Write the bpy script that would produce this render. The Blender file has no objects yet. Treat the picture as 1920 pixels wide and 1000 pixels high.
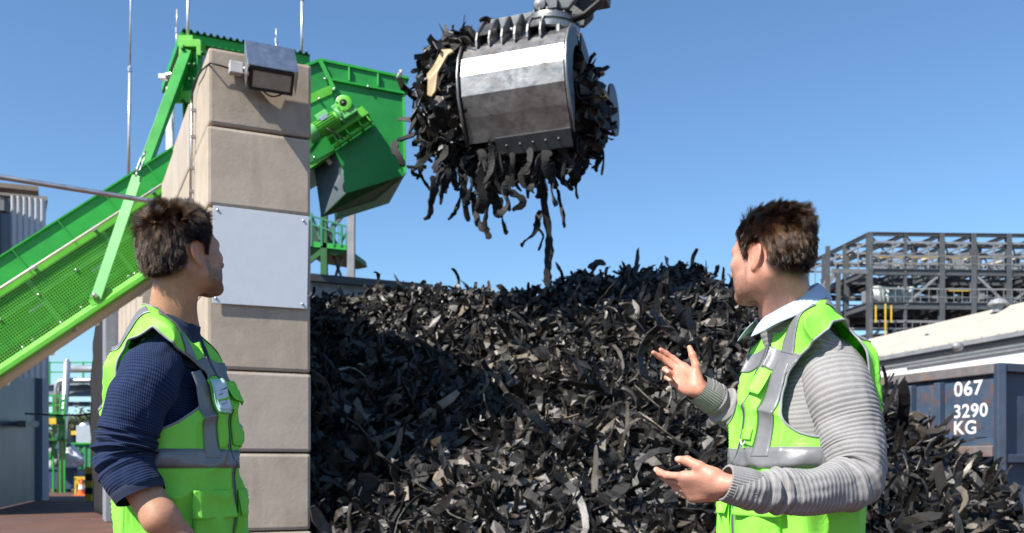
import bpy, bmesh, math, random
import numpy as np
from mathutils import Vector, Matrix, Quaternion
random.seed(7); RNG = np.random.default_rng(7)
SC = bpy.context.scene; COL = SC.collection
F = 1800.0; CZ = 1.1; HY = 880.0
def P(px, py, Y):
    return Vector(((px - 960.0) / F * Y, Y, CZ + (HY - py) / F * Y))
def V(*a): return Vector(a)
# ---------------------------------------------------------------- materials
def nt(m):
    m.use_nodes = True
    return m.node_tree
def node(t, kind, **kw):
    n = t.nodes.new(kind)
    for k, v in kw.items():
        if k.startswith('i_'):
            n.inputs[k[2:].replace('_', ' ')].default_value = v
        else: setattr(n, k, v)
    return n
def c4(c): return (c[0], c[1], c[2], 1.0)
def pm(name, col, rough=.6, metal=0.0, var=.18, scale=6.0, bump=.15, bscale=60.0, bdist=.01,
       dirt=None, dirt_amt=.5, dirt_scale=3.0, streak=False, spec=.5, coat=0.0, detail=6.0, attr=None, coords='Object'):
    m = bpy.data.materials.new(name); t = nt(m); b = t.nodes['Principled BSDF']
    tc = node(t, 'ShaderNodeTexCoord'); L = t.links.new
    src = tc.outputs[coords]
    n1 = node(t, 'ShaderNodeTexNoise', i_Scale=scale, i_Detail=detail, i_Roughness=.65); L(src, n1.inputs['Vector'])
    r1 = node(t, 'ShaderNodeMapRange'); L(n1.outputs['Fac'], r1.inputs['Value'])
    r1.inputs['From Min'].default_value = .25; r1.inputs['From Max'].default_value = .75
    r1.inputs['To Min'].default_value = 1 - var; r1.inputs['To Max'].default_value = 1 + var
    mx = node(t, 'ShaderNodeMix', data_type='RGBA', blend_type='MULTIPLY'); mx.inputs[0].default_value = 1
    mx.inputs[6].default_value = c4(col)
    if attr:
        at = node(t, 'ShaderNodeAttribute', attribute_name=attr); L(at.outputs['Color'], mx.inputs[6])
    L(r1.outputs[0], mx.inputs[7]); out = mx.outputs[2]
    if dirt:
        mp = node(t, 'ShaderNodeMapping'); L(src, mp.inputs['Vector'])
        if streak: mp.inputs['Scale'].default_value = (1, 1, .12)
        n2 = node(t, 'ShaderNodeTexNoise', i_Scale=dirt_scale, i_Detail=9.0, i_Roughness=.7); L(mp.outputs[0], n2.inputs['Vector'])
        r2 = node(t, 'ShaderNodeMapRange'); L(n2.outputs['Fac'], r2.inputs['Value'])
        r2.inputs['From Min'].default_value = .5; r2.inputs['From Max'].default_value = .72
        r2.inputs['To Min'].default_value = 0; r2.inputs['To Max'].default_value = dirt_amt
        m2 = node(t, 'ShaderNodeMix', data_type='RGBA'); L(r2.outputs[0], m2.inputs[0]); L(out, m2.inputs[6])
        m2.inputs[7].default_value = c4(dirt); out = m2.outputs[2]
    L(out, b.inputs['Base Color'])
    b.inputs['Roughness'].default_value = rough; b.inputs['Metallic'].default_value = metal
    b.inputs['Specular IOR Level'].default_value = spec
    if coat: b.inputs['Coat Weight'].default_value = coat
    rr = node(t, 'ShaderNodeMapRange'); L(n1.outputs['Fac'], rr.inputs['Value'])
    rr.inputs['To Min'].default_value = max(0, rough - .12); rr.inputs['To Max'].default_value = min(1, rough + .12)
    L(rr.outputs[0], b.inputs['Roughness'])
    if bump:
        n3 = node(t, 'ShaderNodeTexNoise', i_Scale=bscale, i_Detail=5.0); L(src, n3.inputs['Vector'])
        bp = node(t, 'ShaderNodeBump', i_Strength=bump, i_Distance=bdist); L(n3.outputs['Fac'], bp.inputs['Height'])
        L(bp.outputs[0], b.inputs['Normal'])
    return m
# ---------------------------------------------------------------- mesh builder
SPLIT = set('bolt ring_bolt lip_bolt clip pipe_clip pan_rib roller inner_strip plant_equipment landing cap_plate piping gusset_plate cable_tray wheel leg trestle_leg hose upright rail pump guard_frame cover_plate yellow_rail door_frame bezel cooling_fins hinge_tube stair canopy_edge cable_duct machine_body hydraulic_valve edge_beam swivel_bracket'.split())
class MB:
    def __init__(s): s.v = []; s.f = []; s.m = []; s.pc = []; s.hold = 0
    def add(s, vs, fs, mi=0):
        if not s.hold: s.pc.append((len(s.v), len(s.f)))
        o = len(s.v); s.v += [tuple(x) for x in vs]; s.f += [tuple(i + o for i in f) for f in fs]; s.m += [mi] * len(fs); return s
    def box(s, c, hx, hy, hz, ax=None, ay=None, az=None, mi=0):
        c = Vector(c); ax = Vector(ax or (1, 0, 0)); ay = Vector(ay or (0, 1, 0)); az = Vector(az or (0, 0, 1))
        vs = [c + ax * hx * i + ay * hy * j + az * hz * k for k in (-1, 1) for j in (-1, 1) for i in (-1, 1)]
        return s.add(vs, [(0, 2, 3, 1), (4, 5, 7, 6), (0, 1, 5, 4), (2, 6, 7, 3), (0, 4, 6, 2), (1, 3, 7, 5)], mi)
    def bar(s, p0, p1, w, h, up=(0, 0, 1), mi=0):
        p0 = Vector(p0); p1 = Vector(p1); d = (p1 - p0); l = d.length; d.normalize(); up = Vector(up)
        if abs(d.dot(up)) > .98: up = Vector((0, 1, 0))
        x = d.cross(up).normalized(); z = x.cross(d).normalized()
        return s.box((p0 + p1) / 2, w / 2, l / 2, h / 2, x, d, z, mi)
    def ibeam(s, p0, p1, w, h, t=.02, up=(0, 0, 1), mi=0):
        p0 = Vector(p0); p1 = Vector(p1); d = (p1 - p0).normalized(); up = Vector(up)
        if abs(d.dot(up)) > .98: up = Vector((0, 1, 0))
        x = d.cross(up).normalized(); z = x.cross(d).normalized(); l = (p1 - p0).length; c = (p0 + p1) / 2
        s.pc.append((len(s.v), len(s.f))); s.hold = 1
        s.box(c + z * (h / 2 - t / 2), w / 2, l / 2, t / 2, x, d, z, mi); s.box(c - z * (h / 2 - t / 2), w / 2, l / 2, t / 2, x, d, z, mi)
        s.box(c, t / 2, l / 2, h / 2 - t, x, d, z, mi); s.hold = 0; return s
    def prism(s, poly, vec, mi=0, cap=True):
        vec = Vector(vec); n = len(poly); vs = [Vector(p) for p in poly] + [Vector(p) + vec for p in poly]
        fs = [(i, (i + 1) % n, n + (i + 1) % n, n + i) for i in range(n)]
        if cap: fs += [tuple(range(n - 1, -1, -1)), tuple(range(n, 2 * n))]
        return s.add(vs, fs, mi)
    def tube(s, pts, r, n=8, mi=0, cap=True, flat=1.0):
        pts = [Vector(p) for p in pts]; N = len(pts); rs = r if isinstance(r, (list, tuple)) else [r] * N
        vs = []; nrm = None
        for i, p in enumerate(pts):
            d = (pts[min(i + 1, N - 1)] - pts[max(i - 1, 0)]).normalized()
            if nrm is None:
                nrm = d.cross(Vector((0, 0, 1)));
                if nrm.length < .05: nrm = d.cross(Vector((1, 0, 0)))
            nrm = (nrm - d * nrm.dot(d)).normalized(); b = d.cross(nrm)
            for k in range(n):
                a = 2 * math.pi * k / n; vs.append(p + (nrm * math.cos(a) + b * math.sin(a) * flat) * rs[i])
        fs = [(i * n + k, i * n + (k + 1) % n, (i + 1) * n + (k + 1) % n, (i + 1) * n + k) for i in range(N - 1) for k in range(n)]
        if cap: fs += [tuple(range(n - 1, -1, -1)), tuple(range((N - 1) * n, N * n))]
        return s.add(vs, fs, mi)
    def cyl(s, p0, p1, r, n=16, mi=0, r1=None): return s.tube([p0, p1], [r, r if r1 is None else r1], n, mi)
    def lathe(s, c, axis, prof, n=24, mi=0):
        c = Vector(c); ax = Vector(axis).normalized(); u = ax.cross(Vector((0, 0, 1)))
        if u.length < .05: u = ax.cross(Vector((1, 0, 0)))
        u.normalize(); w = ax.cross(u); vs = []
        for r, h in prof:
            for k in range(n):
                a = 2 * math.pi * k / n; vs.append(c + ax * h + (u * math.cos(a) + w * math.sin(a)) * r)
        fs = [(i * n + k, i * n + (k + 1) % n, (i + 1) * n + (k + 1) % n, (i + 1) * n + k) for i in range(len(prof) - 1) for k in range(n)]
        return s.add(vs, fs, mi)
    def build(s, name, mat, parent=None, smooth=False, bevel=0, seg=2, auto=None):
        if name in SPLIT and parent is not None and 1 < len(s.pc) <= 60:
            ends = s.pc[1:] + [(len(s.v), len(s.f))]; o = None
            for (v0, f0), (v1, f1) in zip(s.pc, ends):
                q = MB(); q.add(s.v[v0:v1], [tuple(i - v0 for i in f) for f in s.f[f0:f1]]); q.m = s.m[f0:f1]; o = q.build(name, mat, parent, smooth, bevel, seg, auto)
            return o
        me = bpy.data.meshes.new(name); off = Vector((0, 0, 0))
        if parent is not None:
            q = parent
            while q is not None: off += q.location; q = q.parent
        me.from_pydata([(a[0] - off.x, a[1] - off.y, a[2] - off.z) for a in s.v], [], s.f)
        return fin(me, name, mat, parent, smooth, bevel, seg, auto, s.m)
def fin(me, name, mat, parent=None, smooth=False, bevel=0, seg=2, auto=None, mi=None):
    mats = mat if isinstance(mat, (list, tuple)) else [mat]
    for m in mats: me.materials.append(m)
    if mi is not None and len(mats) > 1: me.polygons.foreach_set('material_index', mi)
    bm = bmesh.new(); bm.from_mesh(me); bmesh.ops.recalc_face_normals(bm, faces=bm.faces); bm.to_mesh(me); bm.free()
    if smooth or auto: me.polygons.foreach_set('use_smooth', [True] * len(me.polygons))
    o = bpy.data.objects.new(name, me); COL.objects.link(o)
    if parent is not None: o.parent = parent
    if bevel:
        b = o.modifiers.new('bevel', 'BEVEL'); b.width = bevel; b.segments = seg; b.limit_method = 'ANGLE'; b.angle_limit = math.radians(35)
        if smooth is False: b.harden_normals = False
    if auto:
        a = math.radians(auto)
        bm = bmesh.new(); bm.from_mesh(me)
        for e in bm.edges:
            if len(e.link_faces) == 2 and e.calc_face_angle(0) > a: e.smooth = False
        bm.to_mesh(me); bm.free()
    return o
def npmesh(name, v, f, mat, parent=None, smooth=True, off=None):
    """v Nx3, f MxK arrays, one face size"""
    me = bpy.data.meshes.new(name); v = np.asarray(v, np.float32)
    if off is not None: v = v - np.asarray(off, np.float32)
    f = np.asarray(f, np.int32); k = f.shape[1]
    me.vertices.add(len(v)); me.vertices.foreach_set('co', v.ravel())
    me.loops.add(f.size); me.loops.foreach_set('vertex_index', f.ravel())
    me.polygons.add(len(f)); me.polygons.foreach_set('loop_start', np.arange(0, f.size, k, dtype=np.int32))
    me.polygons.foreach_set('loop_total', np.full(len(f), k, np.int32))
    me.update(calc_edges=True)
    me.polygons.foreach_set('use_smooth', np.full(len(f), smooth))
    for m in (mat if isinstance(mat, (list, tuple)) else [mat]): me.materials.append(m)
    o = bpy.data.objects.new(name, me); COL.objects.link(o)
    if parent is not None: o.parent = parent
    return o
def setattr_col(o, name, cols):
    a = o.data.attributes.new(name, 'FLOAT_COLOR', 'POINT'); c = np.ones((len(cols), 4), np.float32); c[:, :cols.shape[1]] = cols
    a.data.foreach_set('color', c.ravel())
def setattr_f(o, name, vals):
    a = o.data.attributes.new(name, 'FLOAT', 'POINT'); a.data.foreach_set('value', np.asarray(vals, np.float32))
def tag(o, label=None, cat=None, group=None, kind=None):
    if label: o['label'] = label
    if cat: o['category'] = cat
    if group: o['group'] = group
    if kind: o['kind'] = kind
    return o
def thing(name, label, cat, loc=(0, 0, 0), group=None):
    o = bpy.data.objects.new(name, None); o.location = loc; o.empty_display_size = .2; COL.objects.link(o)
    return tag(o, label, cat, group)
ORD = ['first', 'second', 'third', 'fourth', 'fifth', 'sixth', 'seventh', 'eighth', 'ninth', 'tenth']
# numpy value noise
def vnoise(p, seed=0):
    p = np.asarray(p, np.float64); i = np.floor(p).astype(np.int64); f = p - i; f = f * f * (3 - 2 * f)
    def h(a, b, c):
        n = (a * 374761393 + b * 668265263 + c * 2147483647 + seed * 974634777) & 0xffffffff
        n = ((n ^ (n >> 13)) * 1274126177) & 0xffffffff
        return ((n ^ (n >> 16)) & 0xffff) / 65535.0
    r = 0
    for dx in (0, 1):
        for dy in (0, 1):
            for dz in (0, 1):
                w = (f[..., 0] if dx else 1 - f[..., 0]) * (f[..., 1] if dy else 1 - f[..., 1]) * (f[..., 2] if dz else 1 - f[..., 2])
                r = r + w * h(i[..., 0] + dx, i[..., 1] + dy, i[..., 2] + dz)
    return r * 2 - 1
def fbm(p, oct=4, seed=0):
    r = 0; a = 1.; p = np.asarray(p, np.float64)
    for k in range(oct): r = r + a * vnoise(p * 2 ** k, seed + k); a *= .5
    return r
# ---------------------------------------------------------------- camera, light
cam = bpy.data.cameras.new('camera'); co = bpy.data.objects.new('camera', cam); COL.objects.link(co); SC.camera = co
co.location = (0, 0, CZ); co.rotation_euler = (math.pi / 2, 0, 0)
cam.sensor_width = 36; cam.lens = 36 * F / 1920; cam.shift_y = (HY - 500) / 1920; cam.clip_end = 2000; cam.clip_start = .05
cam.dof.use_dof = True; cam.dof.focus_distance = 2.5; cam.dof.aperture_fstop = 6.3
SUN_EL = math.radians(46); SH = Vector((-.745, -.667, 0)).normalized()
SUN = Vector((SH.x * math.cos(SUN_EL), SH.y * math.cos(SUN_EL), math.sin(SUN_EL)))
w = bpy.data.worlds.new('World'); SC.world = w; w.use_nodes = True; t = w.node_tree
sky = t.nodes.new('ShaderNodeTexSky'); sky.sky_type = 'NISHITA'; sky.sun_disc = False
sky.sun_elevation = SUN_EL; sky.sun_rotation = math.atan2(SUN.x, SUN.y)
sky.altitude = 100; sky.air_density = 1.0; sky.dust_density = .2; sky.ozone_density = 1.6
tint = node(t, 'ShaderNodeMix', data_type='RGBA', blend_type='MULTIPLY'); tint.inputs[0].default_value = 1; tint.inputs[7].default_value = (.77, .99, 1.15, 1); t.links.new(sky.outputs[0], tint.inputs[6]); t.links.new(tint.outputs[2], t.nodes['Background'].inputs[0]); t.nodes['Background'].inputs[1].default_value = .088
sl = bpy.data.lights.new('sun', 'SUN'); sl.energy = 5; sl.angle = math.radians(.53); sl.color = (1, .94, .85)
so = bpy.data.objects.new('sun', sl); COL.objects.link(so); so.rotation_euler = SUN.to_track_quat('Z', 'Y').to_euler(); so.location = (-5, -5, 10)
SC.view_settings.view_transform = 'Standard'; SC.view_settings.look = 'None'; SC.view_settings.exposure = .8
SC.view_settings.gamma = 1
SC.cycles.max_bounces = 6; SC.cycles.transparent_max_bounces = 12
try: SC.cycles.use_denoising = True
except Exception: pass
# ================================================================ materials of the place
M = {}
M['ground'] = pm('ground_dirt', (.10, .045, .032), .95, var=.45, scale=1.2, bump=.5, bscale=30, bdist=.03, dirt=(.06, .05, .045), dirt_amt=.7, dirt_scale=.5, detail=10)
def concrete(name, col, dark, amt, seed):
    m = bpy.data.materials.new(name); t = nt(m); b = t.nodes['Principled BSDF']; L = t.links.new; tc = node(t, 'ShaderNodeTexCoord'); src = tc.outputs['Object']
    def noise(scale, det, sc=(1, 1, 1), lo=.35, hi=.7, rough=.65):
        mp = node(t, 'ShaderNodeMapping'); mp.inputs['Scale'].default_value = sc; mp.inputs['Location'].default_value = (seed * 1.7, seed * .9, seed * 2.3); L(src, mp.inputs['Vector'])
        n = node(t, 'ShaderNodeTexNoise', i_Scale=scale, i_Detail=det, i_Roughness=rough); L(mp.outputs[0], n.inputs['Vector'])
        r = node(t, 'ShaderNodeMapRange'); L(n.outputs['Fac'], r.inputs['Value']); r.inputs['From Min'].default_value = lo; r.inputs['From Max'].default_value = hi; return r.outputs[0], n.outputs['Fac']
    def mix(f, a, c, k):
        x = node(t, 'ShaderNodeMix', data_type='RGBA'); sc = node(t, 'ShaderNodeMath', operation='MULTIPLY'); L(f, sc.inputs[0]); sc.inputs[1].default_value = k; L(sc.outputs[0], x.inputs[0])
        if isinstance(a, tuple): x.inputs[6].default_value = c4(a)
        else: L(a, x.inputs[6])
        x.inputs[7].default_value = c4(c); return x.outputs[2]
    big, _ = noise(2.2, 8, lo=.38, hi=.68); stk, _ = noise(5, 8, (1, 1, .10), .50, .74); fine, ff = noise(38, 8, lo=.3, hi=.75, rough=.8); spk, _ = noise(150, 2, lo=.66, hi=.74)
    o = mix(big, col, tuple(c * .60 for c in col), .85 * amt); o = mix(stk, o, dark, .42 * amt); o = mix(fine, o, tuple(c * .78 for c in col), .5); o = mix(spk, o, dark, .6)
    L(o, b.inputs['Base Color']); b.inputs['Roughness'].default_value = .88; b.inputs['Specular IOR Level'].default_value = .3
    h = node(t, 'ShaderNodeMath', operation='ADD'); L(ff, h.inputs[0]); L(big, h.inputs[1]); bp = node(t, 'ShaderNodeBump', i_Strength=.35, i_Distance=.006); L(h.outputs[0], bp.inputs['Height']); L(bp.outputs[0], b.inputs['Normal']); return m
M['conc'] = concrete('concrete', (.50, .425, .335), (.15, .115, .085), .9, 1); M['conc2'] = concrete('concrete_pale', (.49, .42, .345), (.22, .17, .13), .7, 2); M['conc3'] = concrete('concrete_dark', (.47, .395, .31), (.10, .078, .058), 1.15, 3)
M['galv'] = pm('galvanised_steel', (.55, .56, .57), .38, 1.0, var=.12, scale=12, bump=.05, bscale=80)
M['steel'] = pm('bare_steel', (.42, .42, .43), .4, 1.0, var=.2, scale=9, bump=.06)
M['plate'] = pm('blank_plate', (.58, .63, .68), .45, 0.0, var=.05, scale=5, bump=.03, dirt=(.42, .43, .44), dirt_amt=.35, dirt_scale=4)
M['black'] = pm('black_plastic', (.012, .012, .013), .5, bump=.02)
M['cable'] = pm('cable_rubber', (.012, .012, .013), .6, bump=0)
M['glassl'] = pm('lamp_glass', (.32, .29, .23), .12, bump=0, var=.25, scale=6)
M['green'] = pm('green_paint', (.018, .34, .035), .42, var=.16, scale=5, bump=.04, bscale=30, dirt=(.02, .16, .03), dirt_amt=.45, dirt_scale=2.2)
M['green_l'] = pm('green_paint_bright', (.11, .47, .035), .42, var=.14, scale=4, bump=.04, dirt=(.05, .26, .04), dirt_amt=.35, dirt_scale=3)
M['green_p'] = pm('green_paint_chalky', (.12, .44, .12), .5, var=.12, scale=6, bump=.04, dirt=(.05, .25, .05), dirt_amt=.4)
M['green_d'] = pm('green_paint_dark', (.01, .10, .016), .6, var=.3, scale=5, bump=.05, dirt=(.015, .03, .015), dirt_amt=.6, dirt_scale=2)  # darker green with near-black green blotches
M['dkpanel'] = pm('dark_liner', (.06, .085, .10), .5, var=.3, scale=4, bump=.05)
M['pan'] = pm('return_pan', (.42, .37, .27), .6, var=.2, scale=3, bump=.06, dirt=(.2, .15, .09), dirt_amt=.5)
M['white'] = pm('white_render', (.78, .77, .74), .8, var=.06, scale=1.5, bump=.05, bscale=8, dirt=(.55, .53, .5), dirt_amt=.3, dirt_scale=.8)
M['roofp'] = pm('pale_roof', (.40, .365, .31), .8, var=.1, scale=1.2, bump=.1, bscale=12, dirt=(.4, .33, .25), dirt_amt=.5, dirt_scale=.6)
M['bolt'] = pm('bolt', (.5, .5, .5), .35, 1.0, bump=0)
# ================================================================ ground and sky
g = MB().add([(-600, -120, 0), (600, -120, 0), (600, 900, 0), (-600, 900, 0)], [(0, 1, 2, 3)]).build('ground', M['ground']); tag(g, kind='structure')
# ================================================================ block wall
A = V(-2.375, 7.5, 0); EV = V(.906, .423, 0).normalized(); GV = V(-EV.y, EV.x, 0); WT = .812
UP = V(0, 0, 1)
zs = [CZ + (HY - y) / F * 7.5 for y in (85, 232, 385, 538, 692, 848, 1000)] + [-.03]
def blk(t0, t1, z1, z0, mat, label, k):
    gap = .006
    c = A + GV * ((t0 + t1) / 2) + EV * (WT / 2) + UP * ((z0 + z1) / 2)
    # a precast block: chamfered body with cast ridge recess along each side joint
    hx, hy, hz = WT / 2, (t1 - t0) / 2 - gap, (z1 - z0) / 2 - gap
    bm = bmesh.new(); bmesh.ops.create_cube(bm, size=2)
    bmesh.ops.subdivide_edges(bm, edges=bm.edges[:], cuts=7, use_grid_fill=True)
    r = random.Random(k); ox, oy = r.uniform(-.006, .006), r.uniform(-.004, .004)
    co_ = np.array([v.co[:] for v in bm.verts]); nz = fbm(co_ * 2.2 + k * 7.3, 3, k)
    for v, nn in zip(bm.verts, nz):
        x, y, z = v.co
        v.co = Vector((x * hx + ox + 0, y * hy + 0 + oy, z * hz))
    es = [e for e in bm.edges if sum(abs(a.co[i]) > lim for a in e.verts for i, lim in ((0, hx - .02), (1, hy - .02), (2, hz - .012))) >= 4 and e.calc_face_angle(0) > 1]
    bmesh.ops.bevel(bm, geom=es, offset=.026, segments=2, affect='EDGES', profile=.6)
    me = bpy.data.meshes.new('concrete_block'); bm.to_mesh(me); bm.free(); me.materials.append(mat)
    me.polygons.foreach_set('use_smooth', [False] * len(me.polygons))
    o = bpy.data.objects.new('concrete_block', me); COL.objects.link(o)
    R = Matrix((EV, GV, UP)).transposed().to_4x4(); o.matrix_world = Matrix.Translation(c) @ R
    return tag(o, label, 'concrete block', 'stacked concrete blocks of the bay wall')
cm = [M['conc3'], M['conc'], M['conc'], M['conc3'], M['conc2'], M['conc'], M['conc']]
front = ['topmost front concrete block of the wall, floodlight bolted on it', 'front concrete block just under the topmost one, bare face',
         'front concrete block behind the upper half of the blank plate', 'stained front concrete block behind the lower edge of the blank plate',
         'front concrete block, fifth from the top, beside the younger man', 'front concrete block, sixth from the top, beside the vest pocket',
         'lowest front concrete block, standing on the ground']
k = 0
for r in range(7):
    L1 = 1.27 if r % 2 == 0 else 1.9
    cuts = [0, L1, L1 + 1.35 if r % 2 == 0 else 4.0, 4.0]
    cuts = sorted(set([c for c in cuts if c <= 4.0]))
    for i in range(len(cuts) - 1):
        lab = front[r] if i == 0 else f'{ORD[i]} block from the front on the sunny wall side, {ORD[r]} course down'
        blk(cuts[i], cuts[i + 1], zs[r], zs[r + 1], cm[r] if i == 0 else M['conc2'], lab, k); k += 1
# notch the conveyor passes through and the farther wall
m = MB()
def wallbox(t0, t1, z1, m):
    m.box(A + GV * ((t0 + t1) / 2) + EV * (WT / 2) + UP * (z1 / 2), WT / 2, (t1 - t0) / 2, z1 / 2, EV, GV, UP)
wallbox(4.01, 7.0, 2.6, m); wallbox(7.0, 13.6, 4.35, m)
for tt in (8.2, 9.5, 10.8, 12.2): m.box(A + GV * tt + EV * -.002 + UP * 2.1, .012, .02, 2.1, EV, GV, UP)
fw = m.build('retaining_wall', M['conc2'], bevel=.01)
tag(fw, 'pale far stretch of the bay wall under the green conveyor', 'wall')
# end pier and dark tarpaulin silo wall
m = MB().box(A + GV * 14.35 + EV * .35 + UP * 2.3, .6, .7, 2.3, EV, GV, UP)
M['pier'] = pm('shaded_concrete', (.20, .215, .245), .9, var=.25, scale=4, bump=.3, bscale=25)  # pier concrete with the blue-grey of shade put into its base colour
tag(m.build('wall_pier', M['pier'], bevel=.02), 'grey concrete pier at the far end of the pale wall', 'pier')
M['tarp'] = pm('black_tarpaulin', (.011, .011, .013), .85, var=.35, scale=3, bump=.3, bscale=9, bdist=.04)
bm = bmesh.new(); N = 34; H = 26; base = P(180, 955, 24.0); grid = []
for i in range(N + 1):
    row = []
    for j in range(H + 1):
        u, h = i / N, j / H
        x = -10.65 + 1.36 * u; y = 24.6 - 2.4 * u
        bulge = .10 * math.sin(h * 3.1) + .02 * math.sin((u * 2.2 + h * 5) * 6) + .008 * math.sin(h * 60 + u * 25)
        lean = .25 * max(0, h - .75) ** 1.0
        row.append(bm.verts.new((x - bulge * .5 + lean * .8, y - bulge, h * (4.9 + .3 * u))))
    grid.append(row)
for i in range(N):
    for j in range(H): bm.faces.new((grid[i][j], grid[i + 1][j], grid[i + 1][j + 1], grid[i][j + 1]))
me = bpy.data.meshes.new('tarpaulin'); bm.to_mesh(me); bm.free()
o = fin(me, 'tarpaulin', M['tarp'], smooth=True); o.modifiers.new('thick', 'SOLIDIFY').thickness = .06
tag(o, 'tall black rippled tarpaulin hanging beside the grey pier', 'tarpaulin')
# ---------------------------------------------------------------- blank plate with bolts
def onface(px, py, out=0.0):   # a point on the end face of the wall
    r = P(px, py, 1) - V(0, 0, CZ); n = V(EV.y, -EV.x, 0); q = (A - V(0, 0, 0)); 
    s = (q.x * n.x + q.y * n.y) / (r.x * n.x + r.y * n.y); p = V(r.x * s, r.y * s, CZ + r.z * s)
    return p + n * out
FN = V(EV.y, -EV.x, 0)
tp = thing('blank_sign', 'blank pale grey metal plate screwed on the concrete block column', 'sign plate', onface(487, 482, 0))
c = [onface(399, 386, .012), onface(578, 407, .012), onface(575, 580, .012), onface(397, 569, .012)]
MB().prism(c, FN * .006).build('panel', M['plate'], tp, bevel=.002)
for q in ((407, 395), (568, 415), (566, 571), (404, 560)):
    p = onface(*q, .0175); MB().lathe(p, FN, [(.0, .009), (.009, .008), (.012, .0), (.012, -.008)], 10).build('bolt', M['bolt'], tp, smooth=True)
# ---------------------------------------------------------------- floodlight
fl = thing('floodlight', 'black floodlight under a galvanised hood on the topmost concrete block', 'floodlight', onface(500, 140, 0))
def FQ(a, b, o): return onface(440, 133, 0) + EV * a + UP * b + FN * o   # along face, up, out
MB().box(FQ(0, 0, .045), .05, .04, .045, EV, FN, UP).build('junction_box', pm('grey_plastic', (.45, .45, .44), .55, bump=.05), fl, bevel=.006)
# lamp head tilts down under a sloping sheet hood
def LQ(a, b, o): return FQ(a, b, o)
gtop, gbot = (.225, -.035), (.135, -.175)     # (out, up) of the glass
gd = V(0, 0, 0); glen = math.hypot(.09, .14); dv = (FN * (gbot[0] - gtop[0]) + UP * (gbot[1] - gtop[1])).normalized(); fo = (FN * .14 - UP * .09).normalized()
hc = FQ(.255, (gtop[1] + gbot[1]) / 2, (gtop[0] + gbot[0]) / 2)
MB().box(hc - fo * .04, .17, .035, glen / 2 + .005, EV, fo, dv).build('lamp_body', M['black'], fl, bevel=.008)
MB().box(hc, .148, .003, glen / 2 - .022, EV, fo, dv).build('lamp_glass', M['glassl'], fl)
m = MB(); m.box(hc - dv * (glen / 2 - .01), .17, .008, .012, EV, fo, dv); m.box(hc + dv * (glen / 2 - .01), .17, .008, .012, EV, fo, dv)
for s in (-1, 1): m.box(hc + EV * s * .159, .011, .008, glen / 2 - .022, EV, fo, dv)
m.build('bezel', M['black'], fl, bevel=.002)
m = MB()
for i in range(9): m.box(hc - fo * .095 + EV * (-.15 + .0375 * i), .004, .02, glen / 2 - .01, EV, fo, dv)
m.build('cooling_fins', M['black'], fl)
m = MB(); tk = .004; x0_, x1_ = .06, .45
def hq(x, o, u): return FQ(x, u, o)
pr = [(.10, .215), (.255, -.03), (.251, -.032), (.096, .212)]
m.prism([hq(x0_, o, u) for o, u in pr], EV * (x1_ - x0_))
for xx in (x0_ + .0005, x1_ - .0045): m.prism([hq(xx, o, u) for o, u in ((.094, .209), (.249, -.033), (.15, -.17), (.07, -.05))], EV * .004)
m.build('hood', M['galv'], fl, bevel=.001)
MB().tube([FQ(.04, 0, .06), FQ(.12, .0, .08), hc - fo * .07], .02, 10).build('bracket', M['steel'], fl, smooth=True)
cb = [hc + EV * (-.06 + .02 * i) + dv * (.085 + .035 * math.sin(math.pi * i / 8)) - fo * .03 for i in range(9)]
MB().tube(cb, .006, 6).build('cable_loop', M['cable'], fl, smooth=True)
# conduit on the sunny side of the wall with its cable
def onside(t, z, out=0): return A + GV * t + UP * z - EV * out
def side_px(px, py, out=0):
    r = P(px, py, 1) - V(0, 0, CZ); s = (A.x * EV.x + A.y * EV.y) / (r.x * EV.x + r.y * EV.y)
    return V(r.x * s, r.y * s, CZ + r.z * s) - EV * out
cd = thing('cable_conduit', 'thin grey conduit clipped down the sunny side of the block wall', 'conduit', side_px(366, 270))
a = side_px(367, 195, .03); b = side_px(364, 372, .03)
MB().cyl(a, b, .012, 8).build('pipe', M['galv'], cd, smooth=True)
m = MB()
for i in (.07, .35, .68, .93): q = a.lerp(b, i); m.box(q + EV * .012, .02, .02, .012, EV, GV, UP)
m.build('clip', M['steel'], cd)
MB().tube([FQ(-.05, 0, .03), FQ(-.12, .01, .03), FQ(-.19, .015, .035), side_px(383, 133, .02), side_px(372, 152, .025), side_px(368, 172, .03), a], .0075, 6).build('cable', M['cable'], cd, smooth=True)
MB().box(side_px(363, 380, .03), .03, .025, .03, EV, GV, UP).build('socket_box', M['galv'], cd, bevel=.005)
# steel pipe coming in from the left
pe = side_px(349, 386, .0)
pts = [V(-5.9, 7.9, pe.z + .13), V(-4.38, 8.2, pe.z + .07), pe + V(-.35, -.05, .035), pe + V(-.2, -.02, .03), pe + V(-.1, 0, .015), pe + V(-.04, .01, -.03), pe + V(0.02, .02, -.05)]
o = MB().tube(pts, .024, 12).build('steel_pipe', M['steel'], None, smooth=True)
tag(o, 'long bare steel pipe running into the wall above the younger man', 'pipe')
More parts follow.
